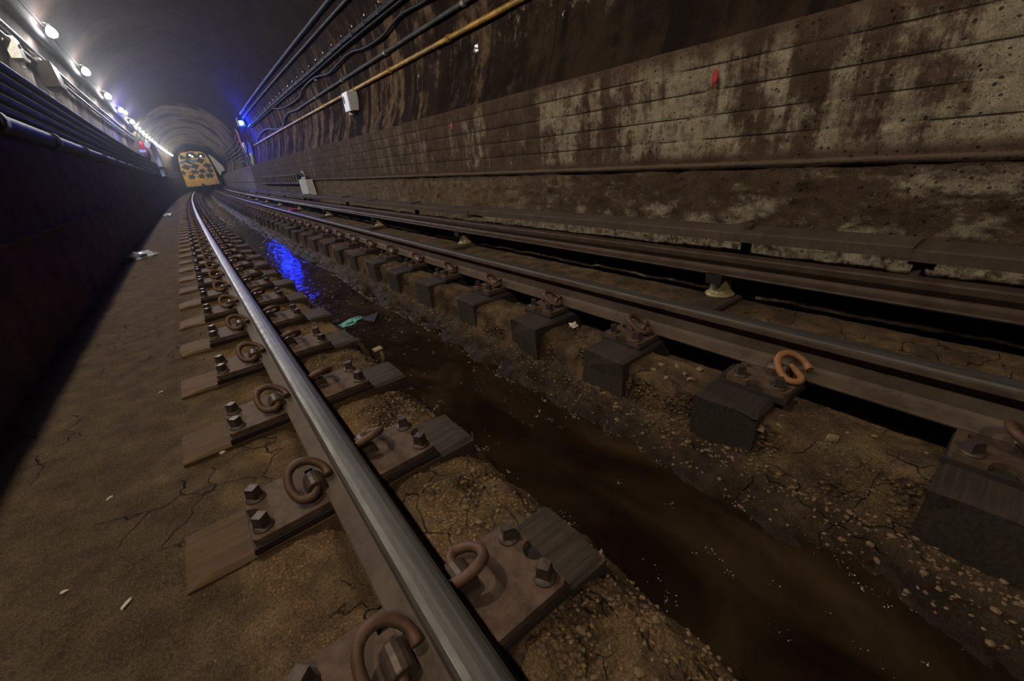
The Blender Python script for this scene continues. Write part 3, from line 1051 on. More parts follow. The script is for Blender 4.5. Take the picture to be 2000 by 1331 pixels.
# ------------------------------------------------------------------ cover boards
BY = [(-1.95, 0.335), (0.30, 3.66), (3.70, 6.72), (6.70, 9.70), (9.74, 12.8), (12.84, 16), (16.04, 19), (19.2, 23), (23.1, 28), (28.1, 34), (34.1, 42), (42.1, 52)]
BL = ['nearest to the right edge, its far end broken', 'second from the right edge, with iron clip on top', 'third from the right, starting at the splintered joint', 'fourth from the right edge',
      'fifth from the right edge', 'sixth from the right edge', 'seventh from the right edge', 'eighth from the right edge, by the white wall box', 'ninth from the right edge', 'tenth from the right edge', 'eleventh from the right edge', 'farthest, ending beside the train']
for i, (a, b) in enumerate(BY):
    root = empty('cover_board', (2.37 + cv((a + b) / 2), (a + b) / 2, 0.145))
    ym, xm = (a + b) / 2, 2.37 + cv((a + b) / 2)
    nseg = max(4, int((b - a) / 0.25)) if a < 10 else 6
    mb = MB()
    n = 6
    vs = []
    lift = 0.010 if i % 2 else 0.0
    for q in range(nseg + 1):
        y = a + (b - a) * q / nseg
        t0 = 0.139 + lift + 0.004 * noise.noise(Vector((y * 1.3, i, 0)))
        fx = 2.262 + 0.006 * noise.noise(Vector((y * 1.7, i, 3)))
        for x, z in ((fx, t0), (fx - 0.001, t0 + 0.044), (fx + 0.006, t0 + 0.050), (2.450, t0 + 0.054), (2.456, t0 + 0.048), (2.456, t0)):
            vs.append((x + cv(y) - xm, y - ym, z - 0.145))
    fs = [(p * n + k, p * n + (k + 1) % n, (p + 1) * n + (k + 1) % n, (p + 1) * n + k) for p in range(nseg) for k in range(n)]
    fs += [tuple(range(n)), tuple(range(nseg * n, nseg * n + n))]
    mb.add(vs, fs)
    mb.build('board', M['board'], root)
    # iron bracket: post behind the power rail with a clip folded over the board
    for yb in ([1.0] if i == 1 else ([ym] if b - a < 4 else [a + 1.2, b - 1.2])):
        k = MB()
        bx = 2.395 + cv(yb) - xm
        k.box(bx - 0.012, bx + 0.030, yb - ym - 0.02, yb - ym + 0.02, -0.42, 0.0)
        k.box(2.44 + cv(yb) - xm, 2.60 + cv(yb) - xm, yb - ym - 0.02, yb - ym + 0.02, -0.42, -0.38)
        kk = k.build('bracket', M['iron'], root)
        MB().box(2.335 + cv(yb) - xm, 2.475 + cv(yb) - xm, yb - ym - 0.016, yb - ym + 0.016, 0.044 + lift, 0.060 + lift, rot=0.25).build('board_clip', M['third'], kk)
    if i == 0:
        MB().box(2.30 + cv(b) - xm, 2.40 + cv(b) - xm, b - ym - 0.10, b - ym - 0.03, -0.035, 0.0, rot=0.4, jit=0.012).build('broken_stub', M['tie_r'], root)
        MB().box(2.31 + cv(b) - xm, 2.345 + cv(b) - xm, b - ym - 0.075, b - ym - 0.05, -0.085, -0.03, rot=0.9, jit=0.009).build('splinter', M['tie_r'], root)
    if i == 1:
        MB().box(2.27 + cv(b) - xm, 2.34 + cv(b) - xm, b - ym - 0.07, b - ym + 0.05, -0.03, 0.05, rot=0.3, jit=0.016).build('splinter', M['tie_r'], root)
    tag(root, 'cover board over the power rail, ' + BL[i], 'cover board', 'cover boards over the power rail')


# ------------------------------------------------------------------ pipes and cables on the right vault
def run(xz, ys):
    """straight run that follows the tunnel"""
    return [(xz[0] + cv(y), y, xz[1]) for y in ys]


yp = list(rows((Y0 + .05, 14, 1.5), (14, 60, 2.0)))
yend = list(rows((Y0 + .05, 14, 1.5), (14, 24.0, 1.0)))


def clamps(root, x, z, r, ylist, m, name='clamp'):
    for y in ylist:
        MB().cyl((x + cv(y), y - 0.03, z), r * 1.35, 0.06, 10, axis='y').box(x + cv(y), x + cv(y) + 0.09, y - 0.015, y + 0.015, z - r, z + r).build(name, m, root)


def pipe_thing(name, pts, r, m, label, cat, cl=None, n=10, cm=None, group=None):
    root = empty(name, (0, 0, 0))
    MB().tube(pts, r, n).build('pipe' if cat != 'cable' else 'cable', m, root, smooth=True)
    if cl:
        x, z, yl = cl
        clamps(root, x, z, r, yl, cm or M['iron'])
    tag(root, label, cat, group)
    return root


pipe_thing('yellow_conduit', run((3.300, 2.055), list(rows((Y0 + .05, 14, 1.5), (14, 24.5, 1.0)))), 0.032, M['yellow'],
           'yellow painted conduit, lowest of the pipes on the right wall', 'conduit', (3.300, 2.055, [2.8, 5.3, 7.2, 9.0, 11.2, 13.6, 16.2, 18.5, 21]), cm=M['yellow'])
pp = [(3.315 + cv(y), y, 2.31) for y in rows((Y0 + .05, 14, 1.5))] + [(3.315 + cv(15.0), 15.0, 2.36), (3.30 + cv(15.7), 15.7, 2.29), (3.30 + cv(16.3), 16.3, 2.12), (3.30 + cv(17.4), 17.4, 2.12),
      (3.30 + cv(19.2), 19.2, 2.30), (3.30 + cv(20.8), 20.8, 2.32), (3.30 + cv(22.3), 22.3, 2.22), (3.30 + cv(23), 23, 2.10)]
pipe_thing('grey_conduit', smooth_path(pp, 3), 0.030, M['greypipe'], 'dark grey conduit just above the yellow one, bending down to it at its far end', 'conduit',
           (3.315, 2.31, [2.5, 4.9, 7.3, 9.6, 11.8]), cm=M['galv'])
wv = [(3.30, 1.0, 2.55), (3.30, 3.0, 2.60), (3.305, 4.6, 2.54), (3.305, 5.69, 2.545), (3.30, 6.49, 2.585), (3.305, 7.23, 2.51), (3.305, 8.03, 2.525), (3.30, 8.73, 2.60), (3.30, 9.43, 2.58), (3.30, 10.25, 2.54),
      (3.29, 11.32, 2.635), (3.295, 12.45, 2.615), (3.305, 13.33, 2.50), (3.30, 15.3, 2.53), (3.28, 17.0, 2.70)]
pipe_thing('sagging_cable', smooth_path([(x + cv(y) - 0.02, y, z) for x, y, z in wv], 5), 0.022, M['cable'], 'black cable sagging in waves between the thick bundle and the grey conduit', 'cable',
           (3.30, 2.60, [6.45, 11.35]), cm=M['galv'])
# thick bundle on studs: each cable its own thing
for j, (bx, bz, lab) in enumerate(((3.235, 2.795, 'topmost cable of the thick bundle on the right wall'), (3.205, 2.750, 'front cable of the thick bundle on the right wall'),
                                   (3.256, 2.720, 'lowest cable of the thick bundle on the right wall'))):
    pts = [(bx + cv(y) + 0.006 * math.sin(y * 1.3), y, bz + 0.006 * math.sin(y * 0.9)) for y in rows((Y0 + .05, 23.5, 0.6))]
    pipe_thing('bundled_cable', pts, 0.026, M['cable'], 'black ' + lab, 'cable', group='cables of the thick bundle')
rk = empty('cable_rack')
for q, y in enumerate(rows((2.0, 22, 0.62))):
    k = MB().box(3.15 + cv(y), 3.34 + cv(y), y - 0.012, y + 0.012, 2.825, 2.838)
    k.box(3.15 + cv(y), 3.165 + cv(y), y - 0.012, y + 0.012, 2.70, 2.838)
    k.build('hanger', M['greypipe'], rk)
    MB().cyl((3.20 + cv(y), y, 2.838), 0.011, 0.03, 8).build('stud', M['galv'], rk)
tag(rk, 'row of small hangers with bright studs along the thick cable bundle', 'cable rack')
pipe_thing('roof_cable', run((3.085, 3.335), list(rows((Y0 + .05, 14, 1.5), (14, 24, 1.0)))), 0.042, M['cable'], 'thick black cable, highest of the lines on the right of the vault', 'cable')
pipe_thing('roof_cable', run((3.145, 3.170), list(rows((Y0 + .05, 14, 1.5), (14, 24, 1.0)))), 0.026, M['greypipe'], 'thinner black conduit directly below the highest cable on the right', 'conduit', (3.145, 3.17, [4.5, 7.6, 9.8, 12.4, 15.5]))
# lines beyond the blue lamp towards the train
for j, (bx, bz) in enumerate(((3.16, 2.95), (3.22, 2.72), (3.26, 2.5), (3.28, 2.28), (3.28, 2.08), (3.24, 1.86))):
    pts = [(bx + cv(y) - 0.10, y, bz - 0.35 * min(1, max(0, (y - 25) / 5))) for y in rows((25.5, 62, 2))]
    pipe_thing('far_cable', pts, 0.035, M['board'] if j > 2 else M['cable'], 'far cable beyond the blue lamp, %s from the top of its fan' % (['first', 'second', 'third', 'fourth', 'fifth', 'sixth'][j]), 'cable', group='cables beyond the blue lamp', n=6)

# hooks left in the wall, small wall box, ground box
for i, (y, z) in enumerate(((3.25, 1.80), (4.73, 1.83), (6.2, 1.825))):
    r = empty('wall_hook', (3.30 + cv(y), y, z))
    MB().tube([(0.03, -0.02, 0.0), (-0.03, -0.02, 0.0), (-0.045, -0.015, -0.03), (-0.03, -0.01, -0.06), (0.0, -0.01, -0.045)], 0.007, 6).build('hook', M['galv'], r, smooth=True)
    MB().box(0.01, 0.04, -0.035, 0.035, -0.03, 0.04).build('anchor', M['galv'], r)
    tag(r, ['pale metal hook hanging at the top right, nearest of three on the wall', 'pale metal hook on the wall, middle one of three below the yellow conduit', 'pale metal hook on the wall, farthest of three, nearest the white box'][i], 'hook', 'pale hooks on the right wall')
r = empty('junction_box', (3.22 + cv(9.1), 9.1, 1.86))
MB().box(-0.10, 0.09, -0.16, 0.16, -0.16, 0.16, jit=0.004).build('case', M['white'], r)
MB().box(-0.108, -0.10, -0.14, 0.05, -0.14, 0.14).build('cover', M['white'], r)
MB().box(-0.11, -0.098, 0.07, 0.12, -0.02, 0.10).build('latch', M['iron'], r)
MB().cyl((-0.02, 0.08, -0.22), 0.05, 0.06, 12).build('gland', M['white'], r)
MB().tube([(-0.02, 0.08, -0.22), (-0.01, 0.09, -0.32), (0.03, 0.10, -0.42)], 0.012, 6).build('green_lead', simple('green_lead_plastic', (0.05, 0.2, 0.04)), r)
tag(r, 'white junction box mounted on the right wall below the yellow conduit', 'box')
yb = 11.7
r = empty('signal_box', (2.60 + cv(yb), yb, 0.17))
MB().box(-0.16, 0.02, -0.40, 0.34, 0.0, 0.36, taper=0.01, jit=0.008).build('case', M['white'], r)
MB().box(-0.13, 0.0, -0.28, 0.20, 0.36, 0.42, taper=0.03).build('lid', M['iron'], r)
MB().tube([(-0.08, 0.16, 0.40), (-0.08, 0.14, 0.50), (-0.08, 0.0, 0.55), (-0.08, -0.10, 0.49), (-0.08, -0.12, 0.40)], 0.02, 8).build('handle', M['galv'], r, smooth=True)
MB().box(-0.17, -0.10, -0.34, -0.28, -0.19, 0.0).box(-0.17, -0.10, 0.24, 0.30, -0.19, 0.0).build('foot', M['iron'], r)
tag(r, 'white painted box standing against the right bench wall behind the cover boards', 'box')
# ribbed hot-water style grid on the bench wall
r = empty('ribbed_guard', (2.6 + cv(16), 16, 0.45))
for y in np.arange(12.9, 19.6, 0.36):
    MB().box(-0.03 + cv(y) - cv(16), 0.06 + cv(y) - cv(16), y - 16 - 0.07, y - 16 + 0.07, -0.02, 0.20, jit=0.006).build('rib', M['board'], r)
MB().tube([(cv(y) - cv(16) - 0.02, y - 16, 0.20) for y in np.arange(12.7, 19.8, 1.0)], 0.02, 6).build('top_rail', M['board'], r)
MB().tube([(cv(y) - cv(16) - 0.02, y - 16, -0.02) for y in np.arange(12.7, 19.8, 1.0)], 0.02, 6).build('bottom_rail', M['iron'], r)
tag(r, 'row of short upright ribs fixed low on the right bench wall before the train', 'guard')

# ------------------------------------------------------------------ equipment round the right blue lamp
def blue_lamp(x, y, z, label, s=1.0):
    r = empty('blue_lamp', (x + cv(y), y, z))
    MB().lathe((0, 0, -0.10 * s), [(0.02 * s, 0), (0.06 * s, 0.02 * s), (0.075 * s, 0.07 * s), (0.06 * s, 0.12 * s), (0.03 * s, 0.14 * s)], 12).build('blue_globe', M['blue'], r, smooth=True)
    MB().cyl((0, 0, 0.045 * s), 0.07 * s, 0.08 * s, 12).build('cap', M['iron'], r)
    MB().box(0.0, 0.26 * (1 if x > 0 else -1), -0.03, 0.03, 0.09 * s, 0.13 * s).build('arm', M['iron'], r)
    if x > 0:     # added plates that keep the blue light off walls and vault
        MB().box(0.085 * s, 0.10 * s, -0.10 * s, 0.12 * s, -0.14 * s, 0.13 * s).box(-0.10 * s, 0.10 * s, -0.11 * s, 0.12 * s, 0.125 * s, 0.135 * s).box(-0.09 * s, 0.10 * s, 0.11 * s, 0.12 * s, -0.14 * s, 0.13 * s).box(-0.112 * s, -0.10 * s, -0.34 * s, 0.12 * s, -0.15 * s, 0.13 * s).build('added_light_shield', M['iron'], r)
    tag(r, label, 'lamp')
    return r


blue_lamp(3.02, 24.0, 3.02, 'glowing blue lamp where the pipes end on the right of the vault', 1.25)
blue_lamp(-0.93, 24.9, 3.62, 'glowing blue lamp among the white lamps on the left of the vault', 1.0)
o = MB().box(2.95, 3.20, 24.9, 25.6, 1.55, 2.25, jit=0.01)
r = empty('equipment_cabinet', (cv(25), 0, 0))
o.build('case', M['greybox'], r)
MB().box(2.935, 2.952, 24.95, 25.5, 1.62, 2.18).build('door', M['greybox'], r)
MB().cyl((3.05, 25.1, 2.25), 0.04, 0.5, 8).build('conduit', M['greypipe'], r)
tag(r, 'grey cabinet on the right bench below the blue lamp', 'cabinet')
r = empty('tagged_hose', (cv(24), 0, 0))
MB().tube([(2.99, 23.9, 1.17), (2.97, 23.9, 1.32), (3.0, 23.85, 1.5), (2.98, 23.8, 1.72)], 0.075, 8).build('hose', M['lime'], r, smooth=True)
tag(r, 'short yellow-green hose standing on the right bench beside the grey cabinet', 'hose')
r = empty('red_bracket', (cv(26), 0, 0))
MB().box(2.98, 3.12, 26.2, 26.45, 1.2, 2.9, jit=0.01).build('post', M['red'], r)
MB().box(2.95, 3.15, 26.1, 26.5, 2.85, 2.95).build('head', M['iron'], r)
tag(r, 'dark red upright bracket behind the grey cabinet on the right bench', 'bracket')
r = empty('equipment_rack', (cv(24.6), 0, 0))
for q in range(5):
    MB().box(2.9 + 0.05 * (q % 2), 3.15, 24.3 + 0.5 * q, 24.6 + 0.5 * q, 1.17 + 0.05 * q, 1.5 + 0.28 * (q % 3), jit=0.03).build('case', M['iron'] if q % 2 else M['greypipe'], r)
for q in range(5):
    MB().tube(smooth_path([(3.10, 24.2 + 0.3 * q, 2.85), (2.98, 24.4 + 0.3 * q, 2.5 + 0.1 * q), (3.05, 24.6 + 0.3 * q, 2.1), (2.95, 24.9 + .3 * q, 1.75)], 3), 0.025, 6).build('lead', M['cable'], r)
tag(r, 'dark rack of boxes and hanging leads below the right blue lamp', 'equipment rack')

# ------------------------------------------------------------------ left bench: racked pipes, cables
for j, (lx, lz, rr, m, lab) in enumerate((
        (-0.925, 1.245, 0.075, 'cable', 'fat black pipe with couplings along the edge of the left bench'),
        (-1.00, 1.42, 0.040, 'cable', 'black cable directly above the fat pipe on the left bench'),
        (-0.99, 1.53, 0.036, 'cable', 'black cable on the left bench rack, second above the fat pipe'),
        (-0.98, 1.64, 0.036, 'cable', 'black cable on the left bench rack, third above the fat pipe'),
        (-0.97, 1.75, 0.036, 'cable', 'black cable on the left bench rack, fourth above the fat pipe'),
        (-0.96, 1.87, 0.042, 'cable', 'black cable, topmost on the left bench rack'),
        (-1.38, 3.03, 0.035, 'cable', 'thin black cable on the left vault under the paler stretch'),
        (-1.33, 3.20, 0.035, 'cable', 'thin black cable on the left vault, right below the broad dark pipe'),
        (-1.18, 3.52, 0.085, 'sooty', 'broad dark pipe just below the row of lamps on the left'),
        (-1.07, 3.70, 0.020, 'sooty', 'thin lit conduit feeding the row of lamps on the left'))):
    pts = run((lx, lz), list(rows((Y0 + .05, 60, 1.5))))
    root = pipe_thing('left_pipe' if rr > 0.05 else 'left_cable', pts, rr, M[m], lab, 'pipe' if rr > 0.05 else 'cable')
    root.name = 'wall_pipe' if rr > 0.05 else 'wall_cable'
    if j == 0:
        for y in np.arange(1.2, 30, 1.9):
            MB().cyl((lx + cv(y), y - 0.10, lz), rr * 1.22, 0.2, 12, axis='y').build('coupling', M['cable'], root, smooth=True)
rk = empty('bench_rack')
for y in np.arange(0.5, 32, 1.55):
    MB().box(-1.10 + cv(y), -1.06 + cv(y), y - 0.02, y + 0.02, 1.16, 1.98).build('post', M['iron'], rk)
MB().tube([(-1.09 + cv(y), y, 1.95) for y in np.arange(0.4, 32, 1.5)], 0.02, 6).build('top_bar', M['iron'], rk)
tag(rk, 'iron rack on the left bench carrying the stacked black cables', 'cable rack')
sp = []
for y in np.arange(0.2, 32, 0.45):
    sp.append(y)
bp = MB()
for a in np.arange(-1.9, 36, 2.0):
    bp.add([(-1.05 + cv(a), a, 1.17), (-1.05 + cv(a + 2), a + 2, 1.17), (-1.03 + cv(a + 2), a + 2, 1.92), (-1.03 + cv(a), a, 1.92),
            (-1.055 + cv(a), a, 1.17), (-1.055 + cv(a + 2), a + 2, 1.17), (-1.035 + cv(a + 2), a + 2, 1.92), (-1.035 + cv(a), a, 1.92)], [(0, 1, 2, 3), (7, 6, 5, 4), (0, 3, 7, 4), (1, 5, 6, 2), (3, 2, 6, 7)])
bp.build('back_plate', M['cable'], rk)

# boxes on the left vault
r = empty('junction_box', (-1.43 + cv(11.2), 11.2, 2.93))
MB().box(-0.02, 0.12, -0.17, 0.17, -0.15, 0.15, jit=0.003).build('case', M['white'], r)
MB().cyl((0.12, 0.0, 0.04), 0.03, 0.02, 10, axis='x').build('knob', M['iron'], r)
MB().cyl((0.05, 0.05, -0.26), 0.03, 0.11, 8).build('gland', M['duct'], r)
tag(r, 'white box with a round black knob on the left vault at the photo edge', 'box')
r = empty('junction_box', (-1.40 + cv(13), 13.0, 2.86))
MB().box(-0.02, 0.22, -0.32, 0.32, -0.22, 0.20, jit=0.01).build('case', M['iron'], r)
MB().box(-0.02, 0.10, -0.32, 0.0, 0.20, 0.25).build('bracket', M['duct'], r)
MB().tube([(0.05, 0.1, -0.22), (0.06, 0.2, -0.5), (0.1, 0.25, -0.75)], 0.03, 6).build('lead', M['duct'], r)
tag(r, 'dark box below the lamps on the left vault, beyond the white one', 'box')
# red and pale gear hanging past the left blue lamp
r = empty('fire_extinguisher', (-0.98 + cv(27.7), 27.7, 1.95))
MB().lathe((0, 0, -0.1), [(0.03, 0.0), (0.09, 0.02), (0.09, 0.75), (0.05, 0.85), (0.02, 0.88)], 12).build('cylinder', M['red'], r, smooth=True)
MB().box(-0.04, 0.04, -0.03, 0.03, 0.78, 0.84).build('valve', M['iron'], r)
tag(r, 'red cylinder hanging on the left side beyond the blue lamp', 'cylinder')
r = empty('pale_duct', (cv(30.5), 0, 0))
MB().tube(smooth_path([(-0.90, 29.4, 2.65), (-0.78, 29.9, 2.75), (-0.70, 30.3, 2.5), (-0.70, 30.5, 2.0), (-0.72, 30.4, 1.6)], 4), 0.13, 10).build('hose', M['duct'], r, smooth=True)
MB().box(-0.84, -0.66, 30.7, 31.2, 1.17, 1.95, jit=0.03).build('case', M['duct'], r)
tag(r, 'pale grey curved duct and casing on the left bench before the far lamps', 'duct')
r = empty('jumbled_fittings', (cv(27), 0, 0))
for q in range(7):
    y = 25.8 + 0.55 * q
    MB().box(-1.1, -0.9 + 0.03 * (q % 3), y, y + 0.3, 1.95 + 0.1 * (q % 2), 2.15 + 0.12 * (q % 3), jit=0.03).build('fitting', [M['iron'], M['duct'], M['red'], M['cable']][q % 4], r)
tag(r, 'jumble of dark, red and grey fittings on the left bench under the blue lamp', 'fittings')

# ------------------------------------------------------------------ lamps
def make_lamp(y, mat, lab, x=-0.96, z=3.60, group='lamps along the left of the vault', s=1.0):
    r = empty('tunnel_lamp', (x + cv(y), y, z))
    MB().lathe((0, 0, -0.085 * s), [(0.008 * s, 0), (0.032 * s, 0.010 * s), (0.043 * s, 0.035 * s), (0.034 * s, 0.068 * s), (0.018 * s, 0.09 * s)], 10).build('bulb', mat, r, smooth=True)
    MB().cyl((0, 0, 0.006), 0.026, 0.055, 10).build('socket', M['iron'], r)
    MB().tube([(0, 0, 0.06), (-0.02, 0, 0.075), (-0.06, 0, 0.082)], 0.012, 6).build('arm', M['iron'], r)
    tag(r, lab, 'lamp', group)
    return r


LY = [-1.8, 1.8, 5.4, 9.0, 12.7, 16.3, 20.2, 23.6, 27.6]
LL = ['lamp of the left row hanging behind the camera', 'lamp of the left row above the nearest ties, out of frame', 'lamp of the left row, out of frame before the white box', 'lamp of the left row just out of frame at the top left',
      'glaring lamp nearest to the top left corner of the photo', 'second glaring lamp from the top left corner', 'third glaring lamp from the top left corner', 'fourth lamp from the top left corner, next to the left blue lamp', 'fifth lamp from the top left corner, past the left blue lamp']
for y, l in zip(LY, LL):
    make_lamp(y, M['bulb'] if y < 10 else M['bulb_mid'], l, s=1.0 if y < 10 else 1.9)
for i, y in enumerate(np.arange(31.0, 60, 1.9)):
    make_lamp(float(y), M['bulb_far'], 'far lamp in the bright unbroken line ending at the train', s=1.2)

# ------------------------------------------------------------------ work train
TY = 50.0
tx = 0.8725 + cv(TY)
T = empty('work_train', (tx, TY, 0))
T.rotation_euler.z = -0.05
body = MB()
sec = [(-1.28, 0.75), (-1.28, 1.6), (-1.16, 2.55), (-1.04, 3.0), (-0.75, 3.25), (0, 3.34), (0.75, 3.25), (1.04, 3.0), (1.16, 2.55), (1.28, 1.6), (1.28, 0.75)]
n = len(sec)
vs = [(x, 0, z) for x, z in sec] + [(x * 1.0, 14.0, z) for x, z in sec]
body.add(vs, [tuple(range(n)), tuple(range(n, 2 * n))] + [(i, (i + 1) % n, n + (i + 1) % n, n + i) for i in range(n)])
body.build('body', M['tyel'], T)
# black diamonds and zigzags painted on the yellow front: raised plates, one per patch
rp = random.Random(5)


def inside(x, z):
    hw = np.interp(z, [0.75, 1.6, 2.55, 3.0, 3.25, 3.34], [1.28, 1.28, 1.16, 1.04, 0.75, 0.1])
    return abs(x) < hw - 0.03


def clampx(x, z):
    hw = float(np.interp(z, [0.75, 1.6, 2.55, 3.0, 3.25, 3.34], [1.28, 1.28, 1.16, 1.04, 0.75, 0.1])) - 0.02
    return max(-hw, min(hw, x))


def patch(pts, name='black_patch', m=None, d=0.02):
    pts = [(clampx(x, z), z) for x, z in pts]
    mb = MB()
    k = len(pts)
    mb.add([(x, -d, z) for x, z in pts] + [(x, 0.01, z) for x, z in pts], [tuple(range(k)), tuple(range(k, 2 * k))] + [(i, (i + 1) % k, k + (i + 1) % k, k + i) for i in range(k)])
    return mb.build(name, m or M['tblk'], T)


for zc, step, hh, off in ((2.50, 0.80, 0.27, 0.38), (2.06, 0.78, 0.27, 0.02), (1.62, 0.72, 0.26, 0.33), (1.20, 0.74, 0.28, 0.0)):
    for q in range(-2, 3):
        x = q * step + off + rp.uniform(-0.12, 0.12)
        if not inside(x, zc):
            continue
        w = step * rp.uniform(0.44, 0.64)
        if zc < 1.8:
            pts = []
            for a in range(12):
                rr = (1.0 if a % 2 == 0 else 0.55) * rp.uniform(0.85, 1.1)
                pts.append((x + w * rr * math.cos(a * math.pi / 6), zc + hh * rr * math.sin(a * math.pi / 6)))
        else:
            pts = [(x - w, zc + rp.uniform(-.05, .05)), (x - 0.1 * w, zc + hh), (x + w, zc + rp.uniform(-.05, .08)), (x + .1 * w, zc - hh)]
        patch(pts, d=0.012 + 0.004 * (q % 3))
patch([(-0.36, 2.62), (0.20, 2.66), (0.20, 2.40), (-0.34, 2.36)], 'windscreen', M['glass'], 0.04)
patch([(-1.16, 2.56), (-0.78, 2.62), (-0.76, 2.36), (-1.16, 2.30)], 'side_window', M['glass'], 0.04)
patch([(-1.0, 3.00), (-0.82, 3.14), (-0.55, 2.86), (-0.35, 3.24), (0.15, 3.26), (0.35, 2.95), (0.60, 3.18), (0.95, 3.0), (0.95, 2.74), (0.4, 2.80), (-0.95, 2.70)], 'visor', M['tblk'], 0.008)
for x, z in ((-0.16, 3.02), (-0.02, 2.90), (0.62, 2.88)):
    h = MB().cyl((x, -0.12, z), 0.075, 0.10, 12, axis='y').build('headlight', M['tblk'], T)
    MB().cyl((x, -0.128, z), 0.060, 0.01, 12, axis='y').build('lens', M['headl'], h)
MB().box(-1.30, 1.30, -0.35, 0.02, 0.42, 0.80, jit=0.02).box(-1.02, 1.02, -0.55, -0.34, 0.40, 0.70).build('bumper', M['tyel'], T)
MB().box(-0.12, 0.12, -0.75, -0.5, 0.35, 0.55).build('coupler', M['tblk'], T)
for x in (-0.7525, 0.7525):
    for y in (1.2, 3.1, 10, 12):
        MB().cyl((x - 0.06, y, 0.42), 0.42, 0.12, 20, axis='x').build('wheel', M['tblk'], T, smooth=True)
MB().box(-1.1, 1.1, 0.3, 13.8, 0.30, 0.76).build('underframe', M['tblk'], T)
# added cream plate in place of a bright lit patch beside the train
mb = MB()
fl = [(1.22, 3.0), (1.40, 2.9), (2.05, 1.95), (2.12, 1.55), (1.80, 1.42), (1.60, 1.1), (1.50, 1.45)]
k = len(fl)
mb.add([(x, 0.15 + 0.1 * (x - 1.2), z) for x, z in fl] + [(x, 0.20 + 0.1 * (x - 1.2), z) for x, z in fl], [tuple(range(k)), tuple(range(k, 2 * k))] + [(i, (i + 1) % k, k + (i + 1) % k, k + i) for i in range(k)])
mb.build('bright_patch_plate', M['cream'], T)
tag(T, 'yellow work train with black camouflage patches at the end of the track', 'train')

# ------------------------------------------------------------------ litter and loose pieces
def blob(name, loc, sx, sy, sz, m, label, cat, seed=0, sub=2, rough=0.35, rz=0.0):
    bm = bmesh.new()
    bmesh.ops.create_icosphere(bm, subdivisions=sub, radius=1)
    for v in bm.verts:
        q = noise.noise(v.co * 1.7 + Vector((seed, seed * 2, 0)))
        v.co = v.co * (1 + rough * q * 2)
        v.co = Vector((v.co.x * sx, v.co.y * sy, v.co.z * sz))
    me = bpy.data.meshes.new(name)
    bm.to_mesh(me)
    bm.free()
    me.materials.append(m)
    o = bpy.data.objects.new(name, me)
    COL.objects.link(o)
    o.location = loc
    o.rotation_euler.z = rz
    return tag(o, label, cat)


def gz(x, y):
    return float(ground(np.array([x - cv(y)]), np.array([y]))[0])


blob('plastic_wrapper', (-0.73, 7.8, gz(-.73, 7.8) + 0.02), 0.15, 0.12, 0.055, M['film'], 'crumpled clear plastic wrapper on the walkway by the left wall', 'litter', 3, 3, 0.6, 0.4)
blob('paper_cup', (-0.50, 17.5, -0.16), 0.11, 0.10, 0.05, M['white'], 'small white crumpled cup far up the walkway left of the rail', 'litter', 4)
blob('turquoise_rag', (0.735, 3.17, -0.412), 0.085, 0.034, 0.012, M['rag'], 'turquoise rag floating in the drain water', 'rag', 8, 3, 0.7, 0.35)
r = mesh_obj('slate_shard', [(0.80, 3.18, -0.412), (0.97, 3.19, -0.405), (0.87, 3.02, -0.413), (0.80, 3.18, -0.424), (0.97, 3.19, -0.417), (0.87, 3.02, -0.425)],
             [(0, 2, 1), (3, 4, 5), (0, 1, 4, 3), (1, 2, 5, 4), (2, 0, 3, 5)], M['slate'])
tag(r, 'dark pointed shard lying in the water beside the turquoise rag', 'shard')
r = empty('bent_spike', (0.585, 2.05, -0.31))
MB().tube([(0.0, 0.0, 0.0), (0.004, 0.0, 0.05), (0.0, 0.01, 0.09)], 0.010, 8).build('shank', M['cap'], r, smooth=True)
MB().box(-0.035, 0.012, -0.010, 0.024, 0.088, 0.100, jit=0.003).build('head', M['cap'], r)
tag(r, 'straw-coloured bent spike standing at the edge of the water', 'spike')
r = empty('red_wrapper', (2.07 + cv(12), 12.1, -0.17))
MB().box(-0.02, 0.15, -0.06, 0.06, 0.0, 0.03, rot=0.3, jit=0.012).build('wrapper', M['red'], r)
MB().box(-0.10, -0.02, -0.05, 0.04, 0.0, 0.025, jit=0.012).build('white_end', M['white'], r)
tag(r, 'small red and white wrapper lying behind the far rail near the insulators', 'litter')
blob('pale_chip', (1.50, 1.475, gz(1.5, 1.475) + 0.012), 0.032, 0.022, 0.010, M['paper'], 'pale chip lying between two far-rail tie plates', 'chip', 12, 2, 0.5, 0.7)
blob('pale_pebble', (-0.185, 1.62, gz(-.185, 1.62) + 0.006), 0.011, 0.008, 0.007, M['paper'], 'pale pebble on the concrete left of the near rail', 'pebble', 15, 1)
ST = [(1.40, 0.74), (1.44, 0.80), (1.37, 0.70), (1.33, 0.78), (1.47, 0.72), (1.41, 0.86), (1.35, 0.86), (1.30, 0.40), (1.33, 0.36), (1.36, 0.22), (1.45, 0.14)]
for i, (x, y) in enumerate(ST):
    s = 0.009 + 0.006 * ((i * 7) % 5) / 5
    o = blob('loose_stone', (x, y, gz(x, y) + s * 0.4), s * 1.3, s, s * 0.8, M['stone'], 'small tan stone among the rubble between the near ties of the far rail', 'stone', 30 + i, 1, 0.5, i)
    o['group'] = 'tan stones on the far bank'
for i, (x, y) in enumerate(((-0.55, 1.25), (-0.42, 1.1), (-0.62, 0.9), (-0.38, 2.4), (-0.50, 1.62))):
    o = blob('litter_scrap', (x, y, gz(x, y) + 0.003), 0.012, 0.006, 0.003, M['paper'], 'tiny pale scrap on the dusty walkway left of the ties', 'scrap', 60 + i, 1, 0.5, i)
    o['group'] = 'pale scraps on the walkway'
